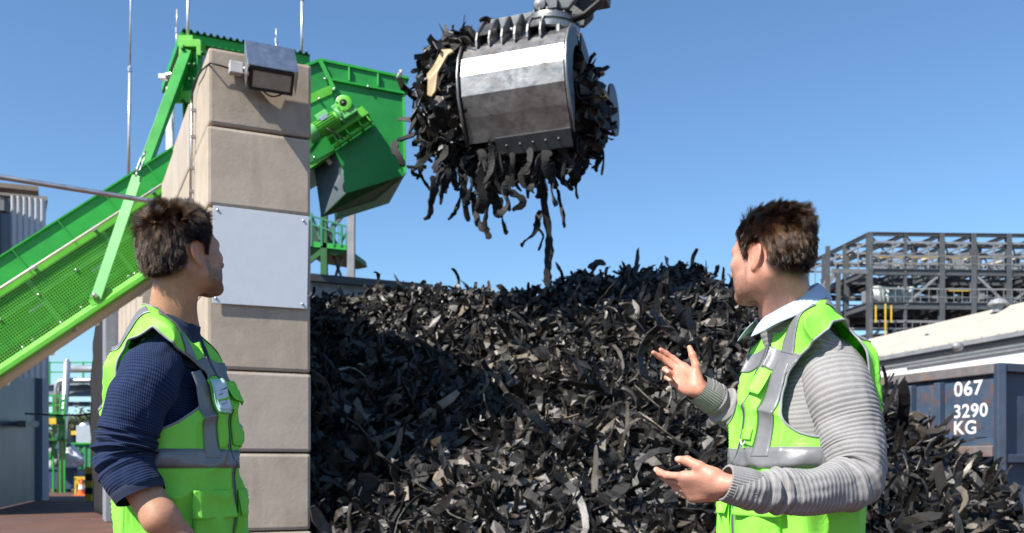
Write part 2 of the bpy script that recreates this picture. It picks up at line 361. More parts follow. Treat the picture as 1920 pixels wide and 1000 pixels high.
# ================================================================ conveyor
O0 = P(0, 482, 10.9); CD = (P(290, 298, 11.35) - O0); CD.normalize()
CW = V(-CD.y, CD.x, 0).normalized(); CN = CW.cross(CD) * -1
if CN.z < 0: CN = -CN
def CV(s, n, w): return O0 + CD * s + CN * n + CW * w   # n is measured up from the top edge
S0, S1, WID = -3.2, 3.95, 1.25
cv = thing('conveyor', 'long bright green inclined belt conveyor rising through the wall to the discharge chute', 'conveyor', CV(0, -1, .6))
def sl(m, s0, s1, n0, n1, w0, w1, mi=0):
    c = CV((s0 + s1) / 2, (n0 + n1) / 2, (w0 + w1) / 2); return m.box(c, abs(s1 - s0) / 2, abs(n1 - n0) / 2, abs(w1 - w0) / 2, CD, CN, CW, mi)
m = MB()
for w0 in (0, WID - .012):
    sl(m, S0, S1, -.27, -.002, w0, w0 + .012)
    sl(m, S0, S1, -.012, .006, w0 - .03, w0 + .03)
for i in range(12):
    s = S0 + .35 + i * .6; sl(m, s, s + .012, -.27, -.013, -.03, -.001)
m.build('side_board', M['green'], cv)
m = MB(); m.cyl(CV(S0, -.30, -.05), CV(S1 - .5, -.30, -.05), .016, 8); m.build('hand_pipe', pm('pale_pipe', (.55, .5, .42), .5, 0.2, var=.2, bump=.05), cv, smooth=True)
m = MB()
for i in range(9): s = S0 + .2 + i * .8; sl(m, s, s + .04, -.325, -.275, -.06, -.001)
m.build('pipe_clip', M['bolt'], cv)
m = MB(); sl(m, S0, S1, -.36, -.275, .0, .014); m.prism([CV(S0, -.975, .06), CV(S0, -.975, -.03), CV(S0, -1.04, -.11), CV(S0, -1.085, -.11), CV(S0, -1.085, .06)], CD * (S1 - S0))
m.build('bottom_chord', M['green_l'], cv)
# guard mesh with its frame
GN0, GN1 = -.975, -.37
m = MB(); n_ = int((S1 - .6 - S0) / .03)
for i in range(n_ + 1):
    s = S0 + i * .03; sl(m, s, s + .007, GN0, GN1, -.012, -.006)
for j in range(int((GN1 - GN0) / .03) + 1):
    n = GN0 + j * .03; sl(m, S0, S1 - .6, n, n + .007, -.0055, 0)
m.build('guard_mesh', M['green_l'], cv)
m = MB()
for i in range(8):
    s = S0 + .25 + i * 1.0; sl(m, s, s + .05, GN0, GN1, .001, .03)
sl(m, S0, S1 - .6, GN1 - .22, GN1 - .17, .001, .03)
m.build('guard_frame', M['green_p'], cv)
m = MB()
for i in range(16):
    for n in (GN0 + .015, GN1 - .2):
        s = S0 + .27 + i * .5; p = CV(s, n, -.02); m.lathe(p, -CW, [(0, .012), (.014, .01), (.018, -.01)], 8)
m.build('bolt', M['bolt'], cv, smooth=True)
# inner trough, belt, rollers seen through the mesh
M['belt'] = pm('conveyor_belt', (.02, .02, .02), .7, bump=.1)
m = MB(); sl(m, S0, S1, -.9, -.88, .1, WID - .1); sl(m, S0, S1, -.32, -.30, .1, WID - .1); m.build('belt', M['belt'], cv)
m = MB(); sl(m, S0, S1, -.87, -.36, .14, .15); m.build('inner_plate', M['green'], cv)
m = MB()
for i in range(9):
    s = S0 + .5 + i * .85; sl(m, s, s + .26, -.66, -.63, .11, .139)
m.build('inner_strip', M['galv'], cv)
m = MB()
for i in range(12):
    s = S0 + .3 + i * .65; m.cyl(CV(s, -.95, .08), CV(s, -.95, WID - .08), .04, 10)
m.build('roller', M['steel'], cv, smooth=True)
m = MB(); sl(m, S0, S1 - .7, -1.13, -1.09, .02, .035); sl(m, S0, S1 - .7, -1.13, -1.115, .0351, .32); m.build('return_pan', M['pan'], cv)
m = MB()
for i in range(6): s = S0 + .95 + i * 1.2; sl(m, s, s + .05, -1.16, -1.09, -.03, .0195)
m.build('pan_rib', M['pan'], cv)
m = MB(); m.tube([CV(S0 + i * .3, -1.06 - .02 * math.sin(i * 1.3), -.07) for i in range(22)], .006, 5); m.build('cable', M['cable'], cv)
# far legs of the conveyor down to the ground at its low end
m = MB()
for w_ in (.06, WID - .06):
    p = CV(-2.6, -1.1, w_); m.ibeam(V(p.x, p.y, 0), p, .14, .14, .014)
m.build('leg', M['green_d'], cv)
# hanging strut with turnbuckle
st = thing('tie_strut', 'pale green flat strut hanging from the frame and holding the conveyor side', 'strut', P(226, 450, 10.7))
q0 = P(180, 560, 10.78); q1 = P(258, 330, 11.0)
MB().bar(q0, q1, .02, .125, up=(1, 0, .3)).build('bar', M['green_p'], st, bevel=.003)
pl = [P(166, 566, 10.8), P(170, 552, 10.8), P(207, 536, 10.85), P(212, 546, 10.85), P(190, 568, 10.82), P(172, 574, 10.8)]
MB().prism(pl, CW * .03).build('gusset', M['green_l'], st, bevel=.004)
MB().lathe(q0 + V(0, -.045, .03), V(0, -1, 0), [(0, .02), (.025, .018), (.03, -.02)], 10).build('bolt', M['bolt'], st, smooth=True)
a, b = P(256, 327, 10.95), P(271, 288, 11.05); d = (b - a).normalized(); sd = d.cross(V(0, 1, 0)).normalized()
m = MB()
for s in (-1, 1): m.tube([a + d * .04, a + d * .07 + sd * .02 * s, b - d * .07 + sd * .02 * s, b - d * .04], .008, 6)
m.cyl(a - d * .03, a + d * .05, .012, 8); m.cyl(b - d * .05, b + d * .03, .012, 8)
m.build('turnbuckle', M['steel'], st, smooth=True)
# ---------------------------------------------------------------- green head frame behind the wall with its canopy
hf = thing('head_frame', 'green steel frame standing behind the top of the block wall', 'steel frame', P(360, 880, 13) )
YF = 12.9
m = MB(); m.bar(P(351, 98, YF - .1), P(272, 312, 12.3), .13, .12, up=(0, 1, .3)); m.build('raking_beam', M['green'], hf, bevel=.004)
m = MB(); m.ibeam(V(P(361, 0, YF).x, YF, 0), P(361, 96, YF), .20, .2, .016, up=(1, 0, 0)); m.build('column', M['green'], hf)
p = P(361, 96, YF)
m = MB(); m.box(p + V(0, 0, .05), .14, .14, .05); m.box(p + V(-.1, -.1, -.07), .03, .06, .1); m.box(p + V(.13, -.1, -.02), .03, .05, .1)
m.box(P(362, 190, YF) + V(-.08, -.14, 0), .12, .02, .08); m.box(P(352, 82, YF), .1, .1, .07)
m.build('cap_plate', M['green_l'], hf, bevel=.005)
m = MB(); m.bar(P(328, 180, YF), P(357, 100, YF - .05), .05, .06, up=(0, 1, 0)); m.bar(P(330, 188, YF), P(352, 130, YF), .04, .04)
m.build('brace', M['green_p'], hf)
m = MB()
for (x, y) in ((343, 92), (380, 100), (356, 122), (366, 122), (356, 150), (366, 150), (322, 184), (344, 190), (355, 205), (352, 225), (371, 205)):
    m.lathe(P(x, y, YF - .17), V(0, -1, 0), [(0, .03), (.022, .028), (.026, -.02)], 8)
m.build('bolt', M['green_d'], hf, smooth=True)
m = MB(); a = P(340, 62, 13.0); b = P(580, 107, 13.75); dd = (b - a); L_ = dd.length; dd.normalize(); bk = V(-dd.y, dd.x, 0).normalized()
m.bar(a + V(0, 0, -.06), b + V(0, 0, -.06), .05, .12); m.bar(a + bk * 2.4 + V(0, 0, .1), b + bk * 2.4 + V(0, 0, .1), .05, .12)
m.bar(a + V(0, 0, -.06), a + bk * 2.4 + V(0, 0, .1), .05, .12)
m.build('canopy_edge', M['green'], hf)
m = MB(); n = int(L_ / .085); prof = []
for i in range(n * 4 + 1):
    s = i * L_ / (n * 4); prof.append((s, .035 if (i % 4) in (1, 2) else 0))
vs = []; 
for (s, h) in prof: vs += [a + dd * s - bk * .06 + V(0, 0, .01 + h), a + dd * s + bk * 2.5 + V(0, 0, .19 + h)]
m.add(vs, [(2 * i, 2 * i + 2, 2 * i + 3, 2 * i + 1) for i in range(len(prof) - 1)])
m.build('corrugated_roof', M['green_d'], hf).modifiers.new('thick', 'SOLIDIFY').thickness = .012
m = MB(); vs = []
for (s, h) in prof:
    if s > L_ * .93: break
    vs += [a + dd * s + bk * (.09 - h) + V(0, 0, -.02), a + dd * s + bk * (.09 - h) + V(0, 0, -.55)]
m.add(vs, [(2 * i, 2 * i + 1, 2 * i + 3, 2 * i + 2) for i in range(len(vs) // 2 - 1)])
m.build('corrugated_side', M['galv'], hf).modifiers.new('thick', 'SOLIDIFY').thickness = .01
m = MB(); m.cyl(P(309, 143, 13.2), P(322, 140, 13.2), .035, 10); m.box(P(306, 145, 13.2), .05, .05, .03); m.build('work_lamp', M['galv'], hf)
o = MB().cyl(V(P(319, 0, 13.6).x, 13.6, 0), P(319, 165, 13.6), .055, 12).build('white_post', pm('white_paint', (.7, .7, .7), .5, bump=.03), None, smooth=True)
tag(o, 'white round post half hidden behind the green raking beam', 'post')
# lightning rods
M['rod'] = pm('rod_metal', (.62, .62, .62), .4, .6, bump=0)
def rod(name, label, x0, y0, x1, y1, Y, r, base=None):
    t = thing(name, label, 'lightning rod', P(x1, y1, Y), 'lightning rods above the green frame')
    a, b = P(x1, y1, Y), P(x0, y0, Y)
    if base is not None: MB().cyl(V(a.x, a.y, base), a, r * 1.3, 8).build('mast', M['rod'], t, smooth=True)
    mid = a.lerp(b, .45)
    MB().cyl(a, mid, r, 8).build('lower_tube', M['rod'], t, smooth=True); MB().cyl(mid, b, r * .7, 8).build('upper_tube', M['rod'], t, smooth=True)
    MB().cyl(mid - V(0, 0, .04), mid + V(0, 0, .04), r * 1.5, 8).build('joint', M['galv'], t)
rod('lightning_rod', 'tall lightning rod standing alone at far left above the conveyor', 247, -120, 241, 336, 17.0, .027, 4.3)
rod('lightning_rod', 'lightning rod rising from the cap of the green column', 354, -160, 352, 78, 12.95, .022)
rod('lightning_rod', 'short faint lightning rod just left of the green column cap', 332, 18, 331, 90, 15.2, .016, 6.9)
rod('lightning_rod', 'lightning rod at the right end of the corrugated canopy', 567, -140, 566, 108, 13.9, .022)
rod('lightning_rod', 'short faint lightning rod behind the middle of the canopy roof', 518, 54, 518, 96, 15.4, .016, 6.9)
# ---------------------------------------------------------------- discharge chute and gear motor
def Z7(u, v): return (570 + u / 3.125, 100 + v / 3.125)
YC = 11.75
def PC(u, v, dy=0): x, y = Z7(u, v); return P(x, y, YC + dy + (x - 600) * .0015)
BK = CW * 1.35
ch = thing('discharge_chute', 'big green sheet metal discharge chute over the heap beside the block wall', 'chute', PC(300, 500))
face = [PC(132, 148), PC(580, 235), PC(590, 712), PC(242, 820), PC(232, 680), PC(180, 565), PC(40, 640), PC(-60, 640), PC(-60, 330), PC(172, 215)]
m = MB(); m.prism(face, BK, cap=False)
m.add(face, [tuple(range(10))]); m.add([p + BK for p in face], [tuple(range(9, -1, -1))])
M['green_c'] = pm('green_chute_shade', (.010, .235, .035), .45, var=.18, scale=3, bump=.05, dirt=(.012, .12, .025), dirt_amt=.5, dirt_scale=2)  # same green, darkened in its colour for the sun only grazing the chute
sh = m.build('housing', M['green_c'], ch)
m = MB()
rim = [PC(95, 42), PC(600, 148), PC(594, 236), PC(132, 146)]
m.prism(rim, CW * .02); m.prism([p + BK for p in rim], CW * -.02)
m.prism([PC(600, 148), PC(594, 236), PC(594, 236) + BK, PC(600, 148) + BK], CD * .012)
m.prism([PC(-60, 96), PC(95, 42), PC(132, 146), PC(172, 215), PC(-60, 345)], CW * .02)
m.build('hopper_rim', M['green_c'], ch)
m = MB()
m.bar(PC(95, 40), PC(604, 147), .05, .03, up=(0, 0, 1)); m.bar(PC(130, 150, -.02), PC(600, 240, -.02), .05, .02)
m.bar(PC(95, 42, -.03), PC(178, 214, -.03), .05, .035, up=(0, 1, 0)); m.bar(PC(604, 147), PC(604, 147) + BK, .05, .03)
m.bar(PC(265, 85, -.02), PC(265, 163, -.02), .02, .04, up=(0, 1, 0)); m.bar(PC(434, 122, -.02), PC(434, 196, -.02), .02, .04, up=(0, 1, 0))
m.bar(PC(-60, 100, -.02), PC(95, 42, -.02), .04, .03); m.bar(PC(584, 236, -.012), PC(592, 705, -.012), .03, .03, up=(0, 1, 0))
m.build('flange', M['green'], ch)
m = MB()
for i in range(5):
    m.bar(PC(-60, 292 + i * 9 + i * 2, -.02), PC(165, 188 + i * 9 + i * 2, -.02), .02, .018)
m.build('vent_louvre', M['green_l'], ch)
m = MB(); m.prism([PC(-60, 330, -.015), PC(160, 222, -.015), PC(195, 330, -.015), PC(40, 560, -.015), PC(-60, 630, -.015)], CW * .012); m.build('side_panel', M['green_c'], ch)
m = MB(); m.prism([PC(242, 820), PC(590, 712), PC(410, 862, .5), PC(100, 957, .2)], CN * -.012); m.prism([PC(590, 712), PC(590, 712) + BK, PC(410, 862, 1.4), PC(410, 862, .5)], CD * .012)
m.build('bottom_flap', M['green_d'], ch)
m = MB(); m.prism([PC(55, 640, .35), PC(180, 565, .05), PC(233, 680, .05), PC(242, 820, .05), PC(100, 957, .2), PC(85, 840, .35)], CW * .02)
m.build('liner_plate', M['dkpanel'], ch)
m = MB()
for (u, v) in ((124, 150), (176, 212), (88, 268), (375, 196), (592, 225), (330, 430), (60, 612), (243, 487)):
    m.lathe(PC(u, v, -.04), -CW, [(0, .02), (.014, .018), (.018, -.02)], 8)
m.build('bolt', M['bolt'], ch, smooth=True)
# gear motor on its bracket
gm = thing('gear_motor', 'green gear motor with finned casing bolted across the discharge chute', 'gear motor', PC(200, 420, -.2))
ax = (PC(290, 330, -.24) - PC(70, 470, -.24)).normalized(); sdv = ax.cross(V(0, 1, 0)).normalized()
if sdv.z < 0: sdv = -sdv
a = PC(60, 465, -.26)
m = MB(); m.lathe(a, ax, [(0, -.10), (.085, -.10), (.105, -.07), (.105, .02), (.1, .03)], 20); m.build('fan_cover', M['green_p'], gm, auto=30)
m = MB(); m.lathe(a, ax, [(.085, .03), (.085, .33), (0, .33)], 20)
for i in range(20):
    an = 2 * math.pi * i / 20; r = sdv * math.cos(an) + V(0, 1, 0) * math.sin(an); m.box(a + ax * .18 + r * .092, .014, .14, .004, r, ax, r.cross(ax))
m.build('finned_casing', M['green_l'], gm)
m = MB(); m.box(a + ax * .2 + sdv * .09 - V(0, .06, 0), .08, .045, .04, ax, V(0, 1, 0), sdv); m.build('terminal_box', M['green_p'], gm, bevel=.008)
MB().box(a + ax * .2 + sdv * .05 - V(0, .108, 0), .05, .003, .025, ax, V(0, 1, 0), sdv).build('rating_plate', M['galv'], gm)
gb = a + ax * .47 + sdv * .04
m = MB(); m.lathe(a, ax, [(.06, .33), (.11, .35), (.11, .38), (.08, .4), (.08, .5)], 20); m.box(gb - sdv * .02, .12, .08, .11, ax, V(0, 1, 0), sdv)
m.build('gearbox', M['green_p'], gm, bevel=.012, seg=3)
hub = gb + ax * .03 + sdv * .03 - V(0, .08, 0)
m = MB(); m.lathe(hub, V(0, -1, 0), [(.1, -.02), (.1, .015), (.075, .025), (.045, .025), (.045, .01)], 24); 
for i in range(8):
    an = 2 * math.pi * i / 8; m.lathe(hub + (ax * math.cos(an) + sdv * math.sin(an)) * .086 - V(0, .016, 0), V(0, -1, 0), [(0, .012), (.01, .01), (.01, -.005)], 6)
m.build('output_flange', M['green_l'], gm, auto=30)
m = MB(); m.lathe(hub - V(0, .012, 0), V(0, -1, 0), [(.044, 0), (.025, .012), (.02, .02), (0, .02)], 16); m.build('shaft_end', M['black'], gm, smooth=True)
m = MB(); br = PC(265, 440, -.14)
m.box(br, .3, .11, .015, ax, V(0, 1, 0), sdv); m.box(br + sdv * .05 - V(0, .1, 0), .29, .012, .05, ax, V(0, 1, 0), sdv)
for s in (-.22, -.05, .14, .26): m.box(br + ax * s - sdv * .05, .008, .1, .05, ax, V(0, 1, 0), sdv)
m.bar(br - ax * .3 - sdv * .1, br + ax * .28 - sdv * .08, .06, .03, up=sdv)
m.build('bracket', M['green_l'], gm, bevel=.003)
m = MB(); m.tube([a + ax * .2 + V(0, -.1, -.09) + ax * .012 * i + sdv * -.03 * i - V(0, .015 * math.sin(i * .8), 0) for i in range(8)], .012, 6); m.build('cable', M['cable'], gm, smooth=True)
# ================================================================ far structures
M['frame'] = pm('dark_steelwork', (.085, .092, .10), .6, .2, var=.25, scale=1.5, bump=.03, dirt=(.15, .12, .09), dirt_amt=.35, dirt_scale=.8)
M['framel'] = pm('grey_steelwork', (.24, .25, .26), .55, .2, var=.25, scale=2, bump=.03, dirt=(.30, .26, .22), dirt_amt=.5, dirt_scale=1)
M['yellow'] = pm('yellow_paint', (.62, .42, .03), .5, var=.15, bump=.03)
M['zinc'] = pm('zinc_sheet', (.45, .5, .48), .45, .5, var=.25, scale=1, bump=.2, bscale=3, bdist=.1)
def XY(px, Y): return (px - 960) / F * Y
# ---- steel skeleton building
YB = 62.0; yb2 = 62.6
sk = thing('steel_skeleton', 'dark open steel skeleton building of several storeys beyond the white roof', 'steel building', (XY(1630, YB), YB, 0))
def zpx(py, Y): return CZ + (HY - py) / F * Y
zt, z3, z2, z1 = zpx(436, YB), zpx(510, YB), zpx(573, YB), zpx(632, YB); zr = zpx(454, YB); zmid = zpx(480, YB)
C0 = V(XY(1630, YB), YB, 0); DR = V(1, .045, 0).normalized(); DL = V(-.13, 1, 0).normalized()   # right face, left face going back
xs = [0, 2.35, 4.75, 6.85, 9.2, 11.6, 14.0, 16.4]; ds = [0, 3.2, 6.4, 9.4]
heavy = MB(); slab = MB(); light = MB(); col_ = MB()
def SP(a, d, z): return C0 + DR * a + DL * d + V(0, 0, z)
for d in ds:
    for i, x in enumerate(xs):
        if d in (ds[1], ds[2]) and i % 2: continue
        w_ = .34 if i % 2 == 0 or i == 3 else .18
        col_.ibeam(SP(x, d, 0), SP(x, d, zt), w_, w_ * .9, .04, up=(0, 1, 0))
for d in ds:
    for z, h in ((zt - .1, .22), (z3, .42), (z2, .46), (z1, .40)): heavy.ibeam(SP(-.1, d, z), SP(16.6, d, z), .25, h, .05)
    for z, h in (((zr, .14), (zmid, .12), (zpx(495, YB), .1), (zpx(541, YB), .1), (zpx(603, YB), .12)) if d < 4 else ((zr, .14), (zpx(541, YB), .1))): light.bar(SP(0, d, z), SP(16.5, d, z), .1, h)
for x in xs:
    for z, h in ((zt - .1, .22), (z3 + .02, .40), (z2 + .02, .44), (z1 + .02, .38)): heavy.ibeam(SP(x, .18, z), SP(x, 9.3, z), .22, h, .05)
    light.bar(SP(x, 0, zr), SP(x, 9.3, zr), .1, .12)
    for d in (1.5, 4.7, 7.9): light.bar(SP(x, d, z3 + .2), SP(x, d, zt - .2), .08, .08)
for i in range(len(xs) - 1):
    a, b = xs[i], xs[i + 1]
    if i % 2 == 0: light.bar(SP(a, .0, z3), SP((a + b) / 2 + .5, 0, zmid), .12, .12)
    if i in (1, 4): light.bar(SP(a, 0, z2), SP(b, 0, z3), .14, .14)
    if i in (3, 5): light.bar(SP(a, 0, z3), SP(b, 0, z2), .16, .16)
    for d0, d1 in ((0, 3.2), (3.2, 6.4), (6.4, 9.4)):
        light.bar(SP(a, d0, zt - .12), SP(b, d1, zt - .12), .1, .1)
    light.bar(SP(a, 6.4, z1), SP(b, 6.4, z2), .14, .14)
heavy.build('floor_beam', M['frame'], sk); col_.build('column', M['frame'], sk); light.build('bracing', M['framel'], sk)
# grating floors with gaps
for (a, b, d0, d1, z) in ((0, 4.7, 3, 9, z3), (6.9, 16.4, 4, 9, z3), (0, 16.4, 2, 9, z2), (4.7, 16.4, .3, 3, z2 - .08), (0, 9.2, 1, 9, z1)):
    n = int((b - a) / .5)
    for i in range(n):
        x = a + (b - a) * (i + .5) / n; slab.bar(SP(x, d0, z + .24), SP(x, d1, z + .24), .42, .05)
slab.build('floor_grating', M['frame'], sk)
# hung corrugated sheets
m = MB(); vs = []
for i in range(41):
    x = 1.3 + 4.6 * i / 40 * .62; w_ = .12 * math.sin(i * 1.1) - (.5 * math.exp(-((i - 6) / 4) ** 2)); vs += [SP(x, 2.2 + w_, z2 + .25 + (.3 if i < 8 else 0)), SP(x, 2.2 + w_ * .3, z3 - .5)]
m.add(vs, [(2 * i, 2 * i + 2, 2 * i + 3, 2 * i + 1) for i in range(40)]); m.build('hanging_sheet', M['zinc'], sk, smooth=True).modifiers.new('thick', 'SOLIDIFY').thickness = .03
for (px, a, b) in ((1642, 573, 605), (1660, 570, 640), (1671, 573, 605)):
    MB().bar(V(XY(px, 61.6), 61.6, zpx(a, 61.6)), V(XY(px, 61.6), 61.6, zpx(b, 61.6)), .08, .08).build('yellow_pipe', M['yellow'], sk)
m = MB()
for (a, b, z) in ((.3, 7, zpx(481, YB)), (5.2, 7.2, zpx(543, YB)), (9.4, 12.5, zpx(541, YB)), (13.5, 15, zpx(541, YB))): m.bar(SP(a, .2, z), SP(b, .2, z), .05, .06)
m.build('yellow_rail', M['yellow'], sk)
m = MB()
for i in range(8):
    x = .4 + i * 2.05; m.bar(SP(x, 5.5, zt - .55 - .25 * (i % 3)), SP(x + .9, 4.2, zt - .35 - .25 * (i % 3)), .32, .12)
m.build('cable_tray', pm('pale_sheet', (.5, .47, .42), .6, bump=.05), sk)
m = MB(); r_ = random.Random(5)
for i in range(46):
    x = r_.uniform(.2, 16); d = r_.uniform(.5, 9); z = r_.choice([z1, z2, z2, z3, z3]) + .3; h = r_.uniform(.2, 1.1)
    m.box(SP(x, d, z + h / 2), r_.uniform(.05, .35), .2, h / 2)
m.build('plant_equipment', M['framel'], sk)
m = MB()
for d in (-.15,):
    for z in (z3, z2, z1):
        for k in (0.55, 1.05): m.bar(SP(0, d, z + k), SP(16.4, d, z + k), .035, .035)
        for i in range(30): m.bar(SP(i * .55, d, z + .2), SP(i * .55, d, z + 1.05), .03, .03)
m.build('guard_rail', M['framel'], sk)
# stair tower on its left side
m = MB(); L0 = SP(-.6, 6, 0)
a, b = V(XY(1537, 66), 66, zpx(560, 66)), V(XY(1566, 66), 66, zpx(512, 66))
m.bar(a, b, .12, .3); m.bar(a + V(0, 1, 0), b + V(0, 1, 0), .12, .3)
for i in range(9): q = a.lerp(b, i / 9); m.box(q + V(0, .5, 0), .14, .5, .02)
m.build('stair', M['framel'], sk)
m = MB()
for i in range(9): z = zpx(560, 66) - i * .45; m.bar(V(XY(1535, 66), 66, z), V(XY(1553, 66), 66, z), .05, .05)
for px in (1552, 1572): m.ibeam(V(XY(px, 65), 65, 0), V(XY(px, 65), 65, zpx(505 if px > 1560 else 462, 65)), .25, .25, .04)
m.bar(V(XY(1560, 64), 64, zpx(508, 64)), V(XY(1631, 62), 62, zpx(510, 62)), .2, .3)
m.build('stair_tower', M['frame'], sk)
# ---- low white hall with pale roof
hl = thing('white_hall', 'long low white hall with pale weathered roof behind the blue container', 'building', (25, 45, 0))
ze, zrg = 6.2, 7.9
def at_z(px, py, z): Y = (z - CZ) * F / (HY - py); return V(XY(px, Y), Y, z)
e0, e1 = at_z(1612, 676, ze), at_z(1922, 619, ze); g0, g1 = at_z(1612, 640, zrg), at_z(1922, 566, zrg)
ed = (e1 - e0).normalized(); e1 = e0 + (e1 - e0) * 1.5; g1 = g0 + (g1 - g0) * 1.5; e0 = e0 - ed * 4; g0 = g0 - (g1 - g0).normalized() * 4
eo = V(ed.y, -ed.x, 0)
if eo.y > 0: eo = -eo
m = MB(); m.prism([e0, e1, g1, g0], (0, 0, -.12)); 
n = int((e1 - e0).length / .9)
m.build('roof', M['roofp'], hl)
m = MB()
for i in range(n):
    t_ = i / n; m.bar(e0.lerp(e1, t_) + V(0, 0, .02), e0.lerp(e1, t_).lerp(g0.lerp(g1, t_), .06) + V(0, 0, .02), .06, .05)
m.build('roof_rib', M['roofp'], hl)
b0, b1 = e0 - eo * .12, e1 - eo * .12
m = MB(); m.prism([V(b0.x, b0.y, 0), V(b1.x, b1.y, 0), b1 + V(0, 0, -.30), b0 + V(0, 0, -.30)], -eo * 12); m.build('wall', M['white'], hl)
m = MB(); m.bar(e0 + V(0, 0, -.12) + eo * .1, e1 + V(0, 0, -.12) + eo * .1, .2, .18); m.build('gutter', M['framel'], hl)
m = MB(); m.bar(b0 + eo * .12 + V(0, 0, -.27), b1 + eo * .12 + V(0, 0, -.27), .15, .2); m.build('soffit', M['frame'], hl)
m = MB(); m.bar(b0 + eo * .05 + V(0, 0, -.50), b1 + eo * .05 + V(0, 0, -.50), .12, .08); 
m.bar(b0.lerp(b1, .38) + eo * .05 + V(0, 0, -.66), b1 + eo * .05 + V(0, 0, -.66), .1, .07); m.build('cable_duct', M['framel'], hl)
q = at_z(1741, 631, 7.1) + V(0, -.3, 0); m = MB(); m.cyl(q + V(0, 0, -.5), q + V(0, 0, .05), .14, 12); m.lathe(q, V(0, 0, 1), [(.28, .03), (.26, .1), (0, .14)], 14); m.build('roof_vent', M['framel'], hl)
q = at_z(1869, 582, 7.75); m = MB(); m.lathe(q + V(0, -.1, 0), V(0, 0, 1), [(.2, -.1), (.2, .2), (.42, .22), (.3, .4), (0, .5)], 14); m.build('roof_vent', M['framel'], hl)
q = at_z(1825, 651, 5.6) + eo * .7; m = MB(); m.lathe(q, eo, [(0, .2), (.13, .15), (.18, .03), (.14, -.17), (0, -.2)], 14); m.build('wall_lamp', M['framel'], hl, smooth=True)
# ---- wall behind the heap at left
bw = thing('back_wall', 'grey rendered wall with dark coping behind the heap and under the platform', 'wall', P(690, 880, 16.4))
a, b = P(560, 512, 15.9), P(800, 533.5, 16.9); a.z = b.z = 4.34
m = MB(); m.prism([V(a.x, a.y, 0), V(b.x, b.y, 0), b - V(0, 0, .12), a - V(0, 0, .12)], (.1, .25, 0)); m.build('wall_face', pm('grey_render', (.36, .36, .37), .85, var=.15, scale=2, bump=.1, dirt=(.15, .13, .12), dirt_amt=.6, dirt_scale=3, streak=True), bw)
MB().bar(a + V(0, .1, -.06), b + V(0, .1, -.06), .42, .12).build('coping', M['frame'], bw)
# ---- green access platform
pf = thing('access_platform', 'small green access platform with railings below the chute behind the heap', 'platform', P(630, 880, 30))
YP = 30.
m = MB(); m.prism([P(560, 452, YP), P(648, 462, YP), P(651, 474, YP), P(630, 478, YP), P(560, 466, YP)], (.3, 2.2, 0)); m.build('deck', M['green_d'], pf)
m = MB(); m.bar(P(560, 456, YP - .05), P(650, 465, YP - .05), .1, .16); m.bar(P(560, 458, YP + 2.2), P(652, 465, YP + 2.2), .1, .16); m.build('edge_beam', M['green'], pf)
m = MB(); m.prism([P(560, 423, YP + .4), P(612, 424, YP + .4), P(630, 456, YP + .4), P(582, 456, YP + .4)], (.05, .1, 0)); m.build('infill_panel', pm('dark_mesh_panel', (.02, .05, .035), .7, bump=.1), pf)
m = MB()
RT = pm('teal_green_paint', (.02, .19, .10), .5, bump=.03)
for yy in (-.1, 2.2):
    m = MB()
    for (x, t) in ((584, 400), (603, 410), (626, 424), (640, 425), (650, 430)): m.bar(P(x, t, YP + yy), P(x, 462, YP + yy), .06, .06)
    for k in (0, 18): m.bar(P(560, 398 + k * .8, YP + yy), P(652, 426 + k, YP + yy), .05, .05)
    if yy < 0: m.bar(P(584, 400, YP), P(600, 450, YP), .05, .05); m.bar(P(640, 456, YP), P(652, 432, YP), .05, .05)
    else:
      for i in range(9): m.bar(P(586 + i * 7, 412 + i * 1.5, YP + 2.2), P(586 + i * 7, 458, YP + 2.2), .03, .03)
    m.build('railing', RT, pf)
m = MB(); m.ibeam(V(P(608, 0, YP).x, YP, 0), P(608, 386, YP), .2, .2, .03); m.bar(P(560, 505, YP), P(606, 470, YP), .12, .15); m.build('post', M['green_d'], pf)
m = MB(); m.bar(P(603, 452, YP), P(668, 372, YP), .12, .12); m.bar(P(623, 476, YP + .5), P(650, 545, YP + .5), .08, .08); m.bar(P(643, 478, YP + .5), P(620, 545, YP + .5), .08, .08)
m.build('brace', M['frame'], pf)
pst = MB().ibeam(V(P(659, 0, YP).x, YP - .2, 0), P(659, 330, YP - .2), .22, .22, .03).build('steel_post', M['framel']); tag(pst, 'tall grey steel post standing right of the green access platform', 'post')
pst = MB().bar(P(651, 463, YP + .1), P(658, 463, YP - .1), .08, .1).build('bracket', M['framel'], pf)
# ---- blue container
bl = pm('blue_container_paint', (.05, .082, .135), .55, .1, var=.28, scale=4, bump=.06, bscale=20, dirt=(.20, .085, .035), dirt_amt=.95, dirt_scale=4.2)
bl2 = pm('worn_container_end', (.05, .07, .11), .55, .1, var=.3, scale=3, bump=.1, bscale=15, dirt=(.12, .05, .02), dirt_amt=.9, dirt_scale=2.2, streak=True)
rust = pm('rusty_rail', (.16, .15, .155), .7, .1, var=.3, scale=7, bump=.15, dirt=(.25, .10, .04), dirt_amt=.9, dirt_scale=4)
K = V(910 / F * 11, 11.0, 0); KL = V(-.63, 1.6, 0).normalized(); KE = V(KL.y, -KL.x, 0); ZT = 2.304
ct = thing('roll_off_container', 'dusty blue steel waste container with painted weight behind the heap', 'container', K)
def KP(l, z, o=0, e=0): return K + KL * l + V(0, 0, z) - KE * o + KE * e
LEN = 5.5
m = MB(); m.prism([KP(0, .25), KP(LEN, .25), KP(LEN, ZT - .06), KP(0, ZT - .06)], KE * .05); m.prism([KP(0, .25, 0, 2.3), KP(LEN, .25, 0, 2.3), KP(LEN, ZT - .06, 0, 2.3), KP(0, ZT - .06, 0, 2.3)], KE * -.05)
